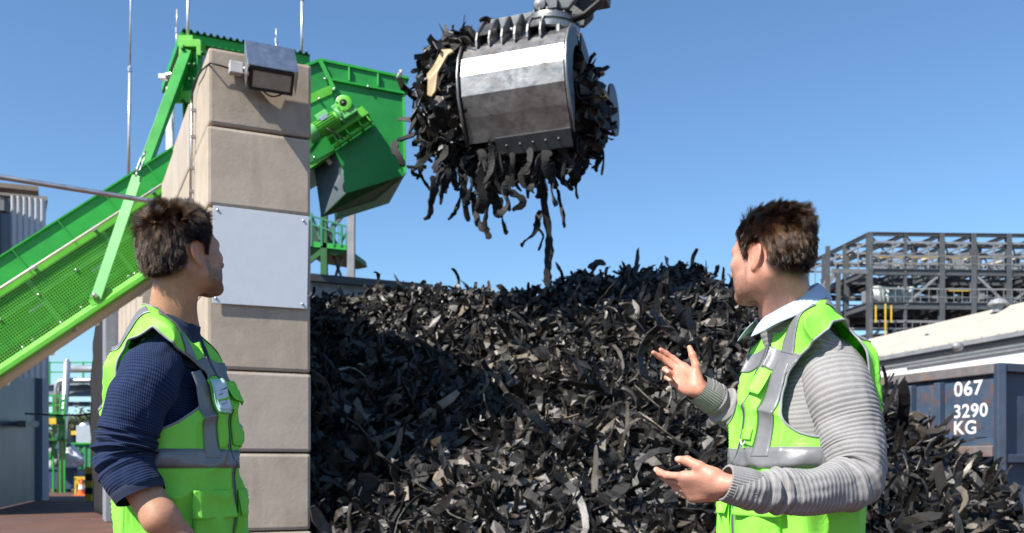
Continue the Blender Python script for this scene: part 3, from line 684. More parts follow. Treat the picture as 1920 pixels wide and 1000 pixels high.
m.prism([KP(0, .25, 0, .05), KP(LEN, .25, 0, .05), KP(LEN, .25, 0, 2.25), KP(0, .25, 0, 2.25)], (0, 0, .06)); m.build('side_wall', bl, ct)
m = MB()
for l in (.76, 1.22, 1.9, 2.6, 3.3, 4.0, 4.7, 5.4): m.box(KP(l + .05, ZT / 2 + .05, .045), .05, .045, ZT / 2 - .2, KL, KE, UP)
m.build('upright', bl, ct, bevel=.012)
m = MB(); m.box(KP(LEN / 2, ZT - .05, .022), LEN / 2, .030, .06, KL, KE, UP); m.box(KP(.4, ZT - 1.0, .05), .42, .055, .065, KL, KE, UP); m.box(KP(LEN / 2, .3, .03), LEN / 2, .06, .1, KL, KE, UP); m.build('rail', rust, ct, bevel=.012)
m = MB(); m.prism([KP(-.004, .25, -.05), KP(-.004, ZT - .02, -.05), KP(-.004, ZT - .02, 0, 2.25), KP(-.004, .25, 0, 2.25)], -KL * .04); m.build('end_door', bl2, ct)
m = MB()
for z in (ZT - .05, 1.22, .3): m.bar(KP(-.09, z, .08), KP(-.09, z, 0, 2.3), .09, .1)
for e in (-.06, 1.15, 2.25): m.bar(KP(-.09, .2, 0, e), KP(-.09, ZT, 0, e), .1, .1)
m.build('door_frame', bl2, ct, bevel=.01)
m = MB(); m.tube([KP(-.16, 1.05, 0, .45), KP(-.17, 1.5, 0, .62), KP(-.16, 1.75, 0, .66)], .025, 8); m.tube([KP(-.15, 1.72, 0, .42), KP(-.16, 1.62, 0, .62)], .02, 8); m.build('lever', M['steel'], ct, smooth=True)
wp = pm('stencil_white', (.72, .72, .70), .7, var=.1, bump=.05, dirt=(.12, .13, .17), dirt_amt=.55, dirt_scale=9)
def text(body, l, z, h, parent, mat, sx=1.0):
    cu = bpy.data.curves.new('txt', 'FONT'); cu.body = body; cu.size = 1; cu.extrude = 0; cu.offset = .022; cu.space_character = 1.08
    o = bpy.data.objects.new('txt', cu); COL.objects.link(o); dg = bpy.context.evaluated_depsgraph_get(); me = bpy.data.meshes.new_from_object(o.evaluated_get(dg)); bpy.data.objects.remove(o)
    ys = [v.co.y for v in me.vertices]; k_ = h / (max(ys) - min(ys)); x0 = min(v.co.x for v in me.vertices)
    R = Matrix((-KL, V(0, 0, 1), -KE)).transposed().to_4x4()
    me.transform(Matrix.Translation(KP(l, z, .004) - Vector(parent.location)) @ R @ Matrix.Diagonal((k_ * sx, k_, 1, 1)) @ Matrix.Translation((-x0, -min(ys), 0)))
    me.materials.append(mat); q = bpy.data.objects.new('painted_number', me); COL.objects.link(q); q.parent = parent
    return q
text('067', .62, ZT - .335, .18, ct, wp, 1.12); text('3290', .62, ZT - .595, .165, ct, wp, 1.08); text('KG', .62, ZT - .79, .165, ct, wp, 1.1)
# ---- far left: clad shed
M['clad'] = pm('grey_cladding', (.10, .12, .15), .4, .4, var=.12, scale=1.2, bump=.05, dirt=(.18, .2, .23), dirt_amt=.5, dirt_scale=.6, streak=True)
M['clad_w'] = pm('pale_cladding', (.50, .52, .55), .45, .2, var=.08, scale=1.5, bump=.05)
sd = thing('clad_shed', 'tall grey metal clad shed behind the conveyor at the left edge', 'building', P(30, 880, 26))
Ys = 25.; xr = XY(72, Ys)
def corr(p0, p1, zb, zt_, pitch, dep, m):
    p0 = Vector(p0); p1 = Vector(p1); d = p1 - p0; n = max(2, int(d.length / pitch)); nn = V(d.y, -d.x, 0).normalized(); vs = []
    for i in range(n * 4 + 1):
        q = p0 + d * (i / (n * 4)) + nn * (dep if i % 4 in (1, 2) else 0); vs += [V(q.x, q.y, zb), V(q.x, q.y, zt_)]
    m.add(vs, [(2 * i, 2 * i + 2, 2 * i + 3, 2 * i + 1) for i in range(n * 4)])
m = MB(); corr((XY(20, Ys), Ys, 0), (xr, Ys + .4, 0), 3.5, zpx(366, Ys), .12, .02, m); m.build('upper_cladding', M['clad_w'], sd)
m = MB(); corr((XY(-40, Ys) - 3, Ys - 2, 0), (XY(20, Ys), Ys, 0), 3.5, zpx(372, Ys), .3, .03, m); m.build('shaded_bay', M['clad'], sd)  # left bay: the facade's shade is put into a darker cladding colour
m = MB(); m.bar(V(XY(-40, Ys) - 3, Ys - 2.2, zpx(364, Ys)), V(xr + .05, Ys - .1, zpx(361, Ys)), .5, .12); m.build('roof_edge', pm('brown_fascia', (.28, .21, .15), .7), sd)
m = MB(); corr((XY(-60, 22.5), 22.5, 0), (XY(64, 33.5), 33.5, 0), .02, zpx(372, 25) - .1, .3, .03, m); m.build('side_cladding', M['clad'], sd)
m = MB(); zr_ = zpx(366, 25); m.prism([V(XY(-40, 25) - 3, 23.1, zr_), V(xr, 25.5, zr_), V(XY(64, 33.5) + .1, 33.6, zr_ - .05), V(-27, 33.6, zr_ - .05)], (0, 0, .1)); m.build('roof', M['roofp'], sd)
m = MB(); m.prism([V(-27, 33.5, 0), V(XY(64, 33.5), 33.5, 0), V(XY(64, 33.5), 33.5, zr_ - .06), V(-27, 33.5, zr_ - .06)], (0, .1, 0)); m.build('back_wall', M['clad'], sd)
m = MB(); p = V(XY(73, 34), 34, 0); m.box(p + V(0, 0, 4.2), .24, .24, 4.2); m.build('corner_post', pm('blue_grey_post', (.22, .27, .33), .6, var=.15, bump=.1), sd)
m = MB(); m.bar(V(XY(0, 23), 23, zpx(388, 23)), V(XY(14, 23), 23, zpx(388, 23)), .3, .25); m.build('bracket', M['frame'], sd)
m = MB(); m.bar(V(XY(40, 27), 27, zpx(795, 27)), V(XY(66, 32), 32, zpx(795, 32)), .22, .18); m.build('pipe_stub', M['frame'], sd)
ca = MB().tube([V(XY(48, 27), 27, zpx(776, 27)), V(XY(110, 28), 28, zpx(779, 28)), V(XY(150, 27), 27, zpx(779, 27)), V(XY(185, 25), 25, zpx(774, 25))], .03, 6).build('cable', M['cable']); tag(ca, 'black cable strung between the shed and the black tarpaulin', 'cable')
# ---- pipe bridge
pb = thing('pipe_bridge', 'grey pipe bridge with silver pipes and green railings in the gap', 'pipe bridge', V(XY(120, 46), 46, 0))
Yp = 46.
M['silver'] = pm('silver_lagging', (.62, .62, .62), .35, .8, var=.12, scale=2, bump=.05)
def BP(px, py, dy=0): Y = Yp + dy; return V(XY(px, Y), Y, zpx(py, Y))
m = MB(); m.ibeam(BP(60, 732), BP(300, 732), .4, .55, .06); m.ibeam(BP(60, 758), BP(300, 758), .3, .22, .05); m.ibeam(BP(60, 733, 2), BP(300, 733, 2), .4, .55, .06); m.build('girder', pm('blue_grey_steel', (.16, .19, .23), .6, .1, bump=.03), pb)
m = MB(); m.tube([BP(107, 812), BP(107, 728, -.5), BP(109, 718, -.5), BP(116, 714, -.5), BP(300, 714, -.5)], .14, 12); m.tube([BP(130, 692, .4), BP(300, 692, .4)], .17, 12); m.cyl(BP(131, 690, .4), BP(131, 686, .4), .12, 10)
m.build('pipe', M['silver'], pb, smooth=True)
m = MB(); m.cyl(V(XY(126, Yp), Yp - .7, 0), BP(126, 678, -.7), .16, 12); m.cyl(BP(126, 678, -.7), BP(126, 674, -.7), .1, 10); m.build('riser_pipe', M['silver'], pb, smooth=True)
m = MB()
for k in (680, 698): m.bar(BP(60, k, 1), BP(300, k, 1), .05, .06)
for x in (93, 156, 215): m.bar(BP(x, 678, 1), BP(x, 728, 1), .07, .07)
m.build('railing', M['green'], pb)
m = MB(); m.ibeam(V(XY(240, Yp), Yp, 0), BP(240, 720), .35, .35, .04); m.ibeam(V(XY(70, Yp), Yp, 0), BP(70, 720), .35, .35, .04); m.build('trestle_leg', M['frame'], pb)
gs = thing('green_stair_cage', 'small green steel ladder cage with platforms beside the silver pipes', 'ladder cage', V(XY(100, 45), 45, 0))
Yp = 45.
m = MB()
for x in (84, 100, 113, 121):
    for dy in (0, 1.2): m.bar(V(XY(x, Yp + dy), Yp + dy, 0), BP(x, 741, dy), .07, .07)
for k in (742, 760, 775, 800, 824): m.bar(BP(84, k), BP(121, k), .06, .06)
m.bar(BP(84, 878), BP(118, 800), .08, .08); m.build('cage', M['green'], gs)
m = MB(); m.box(BP(99, 787), .42, .6, .2); m.box(BP(99, 825), .5, .6, .06); m.build('landing', M['green_d'], gs)
m = MB(); m.box(BP(99, 790, -.75) , .16, .02, .14); m.build('warning_plate', M['yellow'], gs)
m = MB()
for (x, y, r) in ((97, 850, .28), (106, 868, .22), (92, 835, .2)): m.lathe(BP(x, y, .6), V(0, 0, 1), [(0, -r), (r, -r * .7), (r, r * .7), (0, r)], 12)
m.build('pump', M['framel'], gs, smooth=True)
bt = MB().box(V(XY(117, 46.5), 46.5, 1.5), .28, .3, 1.5).box(V(XY(117, 46.5), 46.16, 1.9), .2, .03, .25).build('control_cabinet', pm('teal_cabinet', (.05, .10, .13), .5, bump=.03)); tag(bt, 'tall dark teal cabinet beside the green ladder cage', 'cabinet')
# blue skip
skp = thing('waste_skip', 'small dark blue waste skip standing in the gap behind the younger man', 'skip', V(XY(112, 47), 47, 0))
a = V(XY(80, 46), 46, 0)
m = MB(); 
x0, x1, x2, x3 = XY(80, 46), XY(129, 46), XY(132, 46), XY(145, 46); zb, zt_ = .15, zpx(879, 46)
m.prism([V(x0, 46, zb), V(x2, 46, zb), V(x2, 46, zt_), V(x0, 46, zt_)], (0, .06, 0)); m.prism([V(x0, 47.4, zb), V(x2, 47.4, zb), V(x2, 47.4, zt_), V(x0, 47.4, zt_)], (0, .06, 0))
m.prism([V(x0, 46.06, zb), V(x0, 47.4, zb), V(x0, 47.4, zt_), V(x0, 46.06, zt_)], (.06, 0, 0)); m.prism([V(x2 - .06, 46.06, zb), V(x2 - .06, 47.4, zb), V(x2 - .06, 47.4, zt_), V(x2 - .06, 46.06, zt_)], (.059, 0, 0))
m.prism([V(x0 + .06, 46.06, zb), V(x2 - .07, 46.06, zb), V(x2 - .07, 47.39, zb), V(x0 + .06, 47.39, zb)], (0, 0, .05)); nb = pm('navy_skip_paint', (.03, .06, .12), .5, var=.2, bump=.05); m.build('tub', nb, skp)
m = MB(); m.bar(V(x0 - .03, 45.97, zt_), V(x3, 45.97, zt_), .08, .09); m.prism([V(x2 + .01, 46, zb + .1), V(x3, 46, zb + .2), V(x3, 46, zt_ - .02), V(x2 + .01, 46, zt_ - .02)], (0, 1.3, 0)); m.build('rim', nb, skp)
m = MB()
for x in (x0 + .2, (x0 + x2) / 2, x2 - .1): m.lathe(V(x, 46.1, .09), V(0, -1, 0), [(0, .04), (.08, .035), (.09, 0), (.08, -.05), (0, -.05)], 12)
m.build('wheel', M['black'], skp, smooth=True)
bm = bmesh.new(); bmesh.ops.create_icosphere(bm, subdivisions=4, radius=1); co_ = np.array([v.co[:] for v in bm.verts]); nn = fbm(co_ * 1.6, 4, 3)
for v, q in zip(bm.verts, nn):
    k_ = 1 + .28 * q; top = max(0, v.co.z); v.co = V(v.co.x * k_ * (.55 - .2 * top) + .12 * top * -1, v.co.y * k_ * .5, v.co.z * (.52 + .25 * top) * k_)
me = bpy.data.meshes.new('plastic_bag'); bm.to_mesh(me); bm.free(); wb = fin(me, 'plastic_bag', pm('white_plastic', (.62, .64, .68), .35, bump=.3, bscale=6, bdist=.05), smooth=True); wb.location = V(XY(135, 46.5), 46.5, zt_ + .42)
tag(wb, 'crumpled white plastic bag lying on the dark blue skip', 'bag')
fe = thing('green_fence', 'green corrugated sheet fence behind the skip', 'fence', V(XY(150, 56), 56, 0))
m = MB(); corr((XY(95, 56), 56, 0), (XY(215, 56), 56, 0), .0, zpx(832, 56), .36, .06, m); m.build('sheet', pm('fence_green', (.03, .19, .08), .6, var=.12, bump=.05), fe)
m = MB(); m.bar(V(XY(95, 56), 55.9, zpx(832, 56)), V(XY(215, 56), 55.9, zpx(832, 56)), .12, .1); m.bar(V(XY(152, 56), 55.9, 1.0), V(XY(152, 56), 55.9, zpx(846, 56)), .08, .08); m.build('frame', M['green'], fe)
pl_ = thing('machine_platform', 'pale machinery with yellow beam showing above the green fence', 'machinery', V(XY(155, 60), 60, 0))
m = MB(); m.box(V(XY(163, 60), 60, zpx(815, 60)), .45, .5, .55); m.lathe(V(XY(160, 60), 60, zpx(812, 60)), V(0, 0, 1), [(.5, -.5), (.5, .3), (.3, .6), (0, .65)], 14); m.build('tank', M['silver'], pl_, smooth=False)
m = MB(); m.bar(V(XY(120, 60), 60, zpx(812, 60)), V(XY(185, 60), 60, zpx(812, 60)), .2, .25); m.build('beam', M['yellow'], pl_)
m = MB()
for x in (128, 140, 152, 172, 182): m.box(V(XY(x, 60.5), 60.5, 1.6), .3, .3, 1.6 + .15 * (x % 3))
m.build('machine_body', M['frame'], pl_)
cn = thing('traffic_cone', 'small orange and white traffic cone left of the striped post', 'traffic cone', V(XY(153, 40), 40, 0))
m = MB(); m.lathe(V(XY(153, 40), 40, 0), V(0, 0, 1), [(.2, .04), (.17, .06), (.035, .72), (0, .73)], 18); m.box(V(XY(153, 40), 40, .02), .24, .24, .02); m.build('cone_body', pm('cone_orange', (.75, .14, .04), .5, bump=.02), cn)
m = MB(); m.lathe(V(XY(153, 40), 40, 0), V(0, 0, 1), [(.138, .27), (.1, .45)], 18); m.build('reflective_band', pm('cone_white', (.8, .8, .8), .4, bump=0), cn, smooth=True)
bp_ = thing('striped_post', 'yellow and black striped bumper post in front of the tarpaulin', 'bollard', V(XY(169, 33), 33, 0))
for i in range(5):
    MB().box(V(XY(169, 33), 33, .12 + .235 * i), .125, .125, .117).build('stripe', M['yellow'] if i % 2 == 0 else M['black'], bp_)
rl = MB(); rl.bar(V(XY(140, 42), 42, zpx(897, 42)), V(XY(166, 42), 42, zpx(897, 42)), .08, .14); 
for x in (142, 163): rl.bar(V(XY(x, 42), 42, 0), V(XY(x, 42), 42, zpx(897, 42)), .08, .08)
rl.bar(V(XY(144, 42), 42, .9 * zpx(897, 42)), V(XY(156, 42), 42, .1), .08, .1); rl.bar(V(XY(152, 42), 42, .9 * zpx(897, 42)), V(XY(163, 42), 42, .1), .08, .1)
tag(rl.build('safety_barrier', M['yellow']), 'low yellow safety barrier behind the traffic cone', 'barrier')
# trees far away
M['leaf'] = pm('foliage', (.075, .095, .045), .7, var=.4, scale=.8, bump=0); M['bark'] = pm('bark', (.07, .055, .045), .9)
def tree(px, Y, h, rr, seed, label):
    r = random.Random(seed); g_ = np.random.default_rng(seed); t_ = thing('tree', label, 'tree', (XY(px, Y), Y, 0), 'trees far beyond the yard'); x, y = XY(px, Y), Y
    m = MB(); m.tube([V(x, y, 0), V(x + .1, y, h * .3), V(x - .1, y, h * .6), V(x, y, h * .85)], [h * .03, h * .024, h * .016, h * .006], 8)
    for i in range(9):
        z = h * r.uniform(.35, .75); a_ = r.uniform(0, 6.28); m.tube([V(x, y, z), V(x + math.cos(a_) * rr * .45, y + math.sin(a_) * rr * .45, z + h * .1), V(x + math.cos(a_) * rr * .8, y + math.sin(a_) * rr * .8, z + h * .2)], [h * .01, h * .007, h * .003], 5)
    m.build('trunk', M['bark'], t_, smooth=True)
    n = 2600; cl = g_.normal(size=(26, 3)) * np.array([rr * .5, rr * .5, h * .14]) + np.array([x, y, h * .68]); c = cl[g_.integers(0, 26, n)] + g_.normal(size=(n, 3)) * rr * .17
    u = g_.normal(size=(n, 3)); u /= np.linalg.norm(u, axis=1)[:, None]; w_ = np.cross(u, g_.normal(size=(n, 3))); w_ /= np.linalg.norm(w_, axis=1)[:, None]; s = g_.uniform(.12, .28, (n, 1)) * rr / 3
    vs = np.concatenate([c - u * s, c + w_ * s * .6, c + u * s, c - w_ * s * .6]).reshape(4, n, 3).transpose(1, 0, 2).reshape(-1, 3)
    npmesh('crown', vs, np.arange(4 * n).reshape(n, 4), M['leaf'], t_, smooth=False, off=t_.location)
tree(146, 120, 9.2, 3.2, 1, 'pale green tree seen between the pipe bridge and the fence'); tree(168, 128, 7.4, 3.0, 2, 'lower bushy tree right of the pale green tree in the gap'); tree(105, 130, 8.0, 3.0, 4, 'tree half hidden behind the green ladder cage')
# ================================================================ heap of shredded tyres
def shreds(pos, nrm, length, width, seed, nseg=7, curl=1.0, hang=None):
    """numpy strips: returns verts (N*S*4,3), quads, per strip tone index"""
    g = np.random.default_rng(seed); n = len(pos); S = nseg + 1
    d = g.normal(size=(n, 3)); nrm = nrm / np.linalg.norm(nrm, axis=1)[:, None]
    if hang is not None: d = hang.copy()
    else:
        d -= nrm * (d * nrm).sum(1)[:, None] * g.uniform(.68, 1.0, (n, 1))
    d /= np.linalg.norm(d, axis=1)[:, None]
    up = nrm + g.normal(size=(n, 3)) * .42; up -= d * (up * d).sum(1)[:, None]; up /= np.linalg.norm(up, axis=1)[:, None]
    st = (length / nseg)[:, None]
    k1 = g.normal(size=n) * .12 * curl; k2 = (g.normal(size=n) * .15 + .03) * curl; k3 = g.normal(size=n) * .14 * curl
    kink = g.integers(1, nseg, n); kamt = g.normal(size=n) * .7 * (g.random(n) < .35)
    th = np.clip(width * g.uniform(.08, .16, n), .004, .012)
    P_ = np.empty((n, S, 4, 3)); p = pos - d * st * nseg * .5 if hang is None else pos.copy()
    def rot(v, ax, a):
        c = np.cos(a)[:, None]; s = np.sin(a)[:, None]; return v * c + np.cross(ax, v) * s + ax * (ax * v).sum(1)[:, None] * (1 - c)
    taper = g.random(n)
    for i in range(S):
        b = np.cross(d, up); u = i / nseg
        wl = width * (1 - .5 * taper * u) * g.uniform(.8, 1.25, n); wr = width * (1 - .5 * taper * (1 - u) * (taper > .5)) * g.uniform(.8, 1.25, n)
        if i in (0, nseg): wl = wl * g.uniform(.25, 1, n); wr = wr * g.uniform(.25, 1, n)
        hl = (b * (wl * .5)[:, None]); hr = (b * (wr * .5)[:, None]); t_ = up * (th * .5)[:, None]
        jag = d * (g.normal(size=n) * .02 * length)[:, None]
        cup = up * (width * .06 * g.normal(size=n))[:, None]
        P_[:, i, 0] = p - hl + t_ + jag + cup; P_[:, i, 1] = p + hr + t_ - jag; P_[:, i, 2] = p + hr - t_ - jag; P_[:, i, 3] = p - hl - t_ + jag + cup
        p = p + d * st
        a2 = k2 + np.where(kink == i, kamt, 0)
        d2 = rot(d, up, k1 + g.normal(size=n) * .1 * curl); d2 = rot(d2, b, a2); up = rot(up, b, a2); d = d2
        if hang is not None: d = d + np.array([0, 0, -.35]) * .35
        d /= np.linalg.norm(d, axis=1)[:, None]; up = rot(up, d, k3); up -= d * (up * d).sum(1)[:, None]; up /= np.linalg.norm(up, axis=1)[:, None]
    base = (np.arange(n) * S * 4)[:, None]
    q = []
    for i in range(nseg):
        for j in range(4):
            q.append([i * 4 + j, i * 4 + (j + 1) % 4, (i + 1) * 4 + (j + 1) % 4, (i + 1) * 4 + j])
    q.append([3, 2, 1, 0]); e = nseg * 4; q.append([e, e + 1, e + 2, e + 3]); q = np.array(q)
    f = (base[:, :, None] + q[None]).reshape(-1, 4)
    return P_.reshape(-1, 3), f, S * 4
def tones(n, seed):
    g = np.random.default_rng(seed); t_ = g.choice(5, n, p=[.50, .28, .14, .065, .015]); v = np.array([.006, .014, .038, .11, .23])[t_] * g.uniform(.75, 1.25, n)
    warm = g.uniform(0, 1, n)
    return np.stack([v * (1.08 + .22 * warm), v * (1 + .04 * warm), v * (.92 - .18 * warm)], 1)
M['rubber'] = pm('shredded_rubber', (.05, .048, .045), .42, var=.35, scale=14, bump=.3, bscale=90, bdist=.006, attr='tone', spec=.5)
def rubber_one(name, tone, rough=.65, tread=False):
    return pm(name, tone, rough, var=.3, scale=14, bump=.4, bscale=60, bdist=.008, spec=.25)
CR = [(430, 600, 12.6), (590, 548, 12.5), (700, 553, 12.5), (800, 545, 12.4), (855, 528, 12.2), (950, 543, 12.0), (1030, 532, 12.0), (1110, 515, 12.0), (1200, 498, 12.0), (1300, 506, 12.0), (1385, 535, 11.9), (1440, 600, 11.6), (1520, 665, 11.2), (1625, 735, 10.6), (1690, 800, 10.3), (1765, 865, 10.0), (1830, 903, 9.8), (1890, 955, 9.5), (1960, 1000, 9.2), (2060, 1060, 9.0)]
cp = np.array([P(*c)[:] for c in CR]); xs_ = []
for i in range(len(cp) - 1):
    for k in range(8): xs_.append(cp[i] + (cp[i + 1] - cp[i]) * k / 8)
cp = np.array(xs_ + [cp[-1]])
def heap_z(x, y):
    q = np.stack([x, y], -1)[..., None, :]; dd = q - cp[:, :2]; dist = np.sqrt((dd ** 2).sum(-1) + .05)
    slope = np.where(dd[..., 1] < 0, .70, .95) + .55 * np.clip(dd[..., 0] / dist, 0, 1) * np.clip((x[..., None] - 2.0) / .8, 0, 1); z = cp[:, 2] - slope * (dist - .2236)
    z = np.log(np.exp((z - 2) * 40).sum(-1)) / 40 + 2 - .12
    nb = np.stack([x * .9, y * .9, x * 0 + 3.3], -1)
    return z + .26 * vnoise(nb * .8, 5) * np.clip((12 - y) / 1.2, 0, 1) * np.clip((4.2 - x) / 1.5, .3, 1) + .10 * vnoise(nb * 2.6, 9) + .05 * vnoise(nb * 6, 2)
def heap_n(x, y):
    e = .05; zx = (heap_z(x + e, y) - heap_z(x - e, y)) / (2 * e); zy = (heap_z(x, y + e) - heap_z(x, y - e)) / (2 * e)
    n = np.stack([-zx, -zy, np.ones_like(zx)], -1); return n / np.linalg.norm(n, axis=-1)[..., None]
def inside_bay(x, y):   # right of the block wall's inner face
    rx, ry = x - (A.x + EV.x * WT), y - (A.y + EV.y * WT); return rx * EV.x + ry * EV.y
# base surface
gx = np.linspace(-3.6, 7.2, 200); gy = np.linspace(5.2, 15.5, 190); X, Y = np.meshgrid(gx, gy, indexing='ij'); Zb = heap_z(X, Y) - .10
ok = inside_bay(X, Y) > -.05; Zb = np.where(ok, Zb, -.4); Zb = np.maximum(Zb, -.4)
bv = np.stack([X, Y, Zb], -1).reshape(-1, 3); ii = np.arange(200 * 190).reshape(200, 190)
bf = np.stack([ii[:-1, :-1], ii[1:, :-1], ii[1:, 1:], ii[:-1, 1:]], -1).reshape(-1, 4); okf = ok[:-1, :-1] & ok[1:, 1:] & ok[1:, :-1] & ok[:-1, 1:]; bf = bf[okf.reshape(-1)]
# scattered shreds
g = np.random.default_rng(11); NS = 28000
x = g.uniform(-2.6, 6.6, NS); y = 5.6 + (12.9 - 5.6) * g.random(NS)
z = heap_z(x, y); keep = (z > -.02) & (inside_bay(x, y) > .12) & (y < 13.2)
ratio = y; x, y, z = x[keep], y[keep], z[keep]
px_ = 960 + x / y * F; py_ = HY - (z - CZ) / y * F; vis = (px_ > 520) & (px_ < 2050) & (py_ < 1090); x, y, z = x[vis], y[vis], z[vis]
n_ = len(x); nr = heap_n(x, y); pos = np.stack([x, y, z], -1) + nr * g.uniform(-.12, .06, (n_, 1))
ln = np.clip(g.lognormal(math.log(.29), .40, n_), .09, .75); wd = np.clip(g.lognormal(math.log(.080), .36, n_), .025, .17)
hn = n_ * 3 // 10; wd[:hn] *= 1.1; ln[:hn] *= .85; ln[hn:] *= 1.3; wd[hn:] *= .72; ln = np.where(y > 11.0, ln * .55, ln); wd = np.where(y > 11.0, wd * .8, wd)
va, fa_, spa = shreds(pos[:hn], nr[:hn], ln[:hn], wd[:hn], 21, nseg=4, curl=1.3); vb, fb_, spb = shreds(pos[hn:], nr[hn:], ln[hn:], wd[hn:], 22, nseg=8, curl=1.25)
v1 = np.concatenate([va, vb]); f1 = np.concatenate([fa_, fb_ + len(va)]); tt = tones(n_, 5); tn = np.concatenate([np.repeat(tt[:hn], spa, axis=0), np.repeat(tt[hn:], spb, axis=0)])
# fringe along the crest so that the skyline is ragged
allv = np.concatenate([bv, v1]); allf = np.concatenate([bf, f1 + len(bv)])
hp = npmesh('shredded_tyre_heap', allv, allf, M['rubber'], smooth=False)
setattr_col(hp, 'tone', np.concatenate([np.tile([.016, .016, .016], (len(bv), 1)), tn]))
tag(hp, 'big sloping heap of black shredded tyre strips filling the bay', 'rubber heap', kind='stuff')
# individual strips lying on the front of the heap
IND = []; MATS = [rubber_one('rubber_strip_' + k_, c_) for k_, c_ in (('black', (.014, .0135, .013)), ('dark', (.03, .028, .026)), ('grey', (.065, .06, .055)), ('dusty', (.13, .12, .105)))]
g = np.random.default_rng(31); want = 175; tries = 0; pts_ = []
while len(pts_) < want:
    px, py = g.uniform(590, 1900), g.uniform(640, 1010); 
    if 1370 < px < 1640 and py > 600 and g.random() < .9: continue
    d_ = P(px, py, 1.0); ys = np.linspace(6.0, 12.5, 220); zz = heap_z(d_.x * ys, ys); ray = CZ + (d_.z - CZ) * ys; hit = np.nonzero(zz > ray)[0]
    if len(hit) == 0: continue
    yy = ys[hit[0]]; 
    if inside_bay(d_.x * yy, yy) < .15: continue
    pts_.append((d_.x * yy, yy, ray[hit[0]]))
pts_ = np.array(pts_); nr = heap_n(pts_[:, 0], pts_[:, 1])
meshes = []
for kk in range(40):
    L_ = float(g.uniform(.26, .52)); W_ = float(np.clip(g.normal(.075, .022), .035, .13)); vv, ff, _ = shreds(np.zeros((1, 3)), np.array([[0, 0, 1.]]), np.array([L_]), np.array([W_]), 500 + kk, nseg=12, curl=.75)
    me = bpy.data.meshes.new('tyre_strip'); me.from_pydata(vv.tolist(), [], ff.tolist()); me.materials.append(MATS[kk % 4 if g.random() < .75 else 1]); meshes.append(me)
for i in range(want):
    o = bpy.data.objects.new('tyre_strip', meshes[i % 40]); COL.objects.link(o)
    q = Vector(nr[i]).to_track_quat('Z', 'Y') @ Quaternion((0, 0, 1), float(g.uniform(0, 6.28))) @ Quaternion((1, 0, 0), float(g.normal() * .3))
    o.rotation_mode = 'QUATERNION'; o.rotation_quaternion = q; o.location = Vector(pts_[i]) + Vector(nr[i]) * float(g.uniform(.03, .075))
    tag(o, 'ragged strip of shredded black tyre lying loose on the face of the heap', 'tyre strip', 'loose tyre strips on the heap face')
def heap_hit(px, py, lift=.04):
    d_ = P(px, py, 1.0); ys = np.linspace(5.5, 13, 500); zz = heap_z(d_.x * ys, ys); ray = CZ + (d_.z - CZ) * ys; h = np.nonzero(zz > ray)[0][0]
    p = V(d_.x * ys[h], ys[h], ray[h]); n = Vector(heap_n(np.array([p.x]), np.array([p.y]))[0]); return p + n * lift, n
# big curved tyre wall section
def arc_piece(name, px, py, R, w_, a0, a1, tilt, mat, label, cat='tyre piece', thk=.03):
    c, n = heap_hit(px, py, .10); rgt = V(1, 0, 0); rgt = (rgt - n * n.x).normalized(); upv = n.cross(rgt); N_ = 28; vs = []
    for i in range(N_ + 1):
        a = math.radians(a0 + (a1 - a0) * i / N_); rd = rgt * math.cos(a) + upv * math.sin(a); q = c + rd * R
        ww = w_ * (1 if 2 < i < N_ - 2 else .6); nn_ = (n * math.cos(tilt) + rd * math.sin(tilt)); sd_ = rd * math.cos(tilt) - n * math.sin(tilt)
        vs += [q + nn_ * ww / 2 + sd_ * thk / 2, q + nn_ * ww / 2 - sd_ * thk / 2, q - nn_ * ww / 2 - sd_ * thk / 2, q - nn_ * ww / 2 + sd_ * thk / 2]
    f_ = [(i * 4 + j, i * 4 + (j + 1) % 4, i * 4 + 4 + (j + 1) % 4, i * 4 + 4 + j) for i in range(N_) for j in range(4)] + [(0, 1, 2, 3), (N_ * 4, N_ * 4 + 1, N_ * 4 + 2, N_ * 4 + 3)]
    o = MB().add(vs, f_).build(name, mat, None, bevel=.006); return tag(o, label, cat)
arc_piece('curved_tyre_piece', 722, 765, .30, .13, -75, 95, .5, MATS[1], 'big half ring of tyre tread lying in the shaded left of the heap')
arc_piece('curved_tyre_piece', 1150, 885, .42, .09, 40, 95, .2, MATS[1], 'long gently curved tread strip on the sunny lower middle of the heap')
def flat_piece(name, px, py, poly, rot_, mat, label, cat):
    c, n = heap_hit(px, py, .09); n = (n + V(0, -.5, 0)).normalized(); q = n.to_track_quat('Z', 'Y') @ Quaternion((0, 0, 1), rot_)
    o = MB().prism([c + q @ V(a, b, .02 * math.sin(a * 20)) for a, b in poly], n * .016).build(name, mat, None, bevel=.003); return tag(o, label, cat)
tan = rubber_one('dusty_tan_rubber', (.22, .18, .14)); grey = rubber_one('pale_grey_rubber', (.18, .185, .19)); blu = rubber_one('bluish_rubber', (.10, .115, .15))
flat_piece('tread_plate', 825, 905, [(-.16, -.06), (.02, -.075), (.17, .02), (.12, .085), (-.05, .06), (-.17, .01)], .75, tan, 'broad dusty tan flap of tyre near the bottom middle of the heap', 'tyre piece')
flat_piece('tread_plate', 752, 945, [(-.09, -.07), (.09, -.06), (.095, .07), (-.08, .08)], .2, tan, 'small squarish dusty tan block of tyre beside the broad tan flap', 'tyre piece')
flat_piece('tread_plate', 685, 800, [(-.09, -.03), (.08, -.045), (.09, .03), (-.03, .055)], .1, grey, 'pale grey scrap shining in the shaded left of the heap', 'tyre piece')
flat_piece('tread_plate', 1215, 880, [(-.12, -.05), (.05, -.065), (.13, .0), (.06, .06), (-.1, .05)], -.4, MATS[3], 'dusty grey tread flap left of the lower open hand', 'tyre piece')
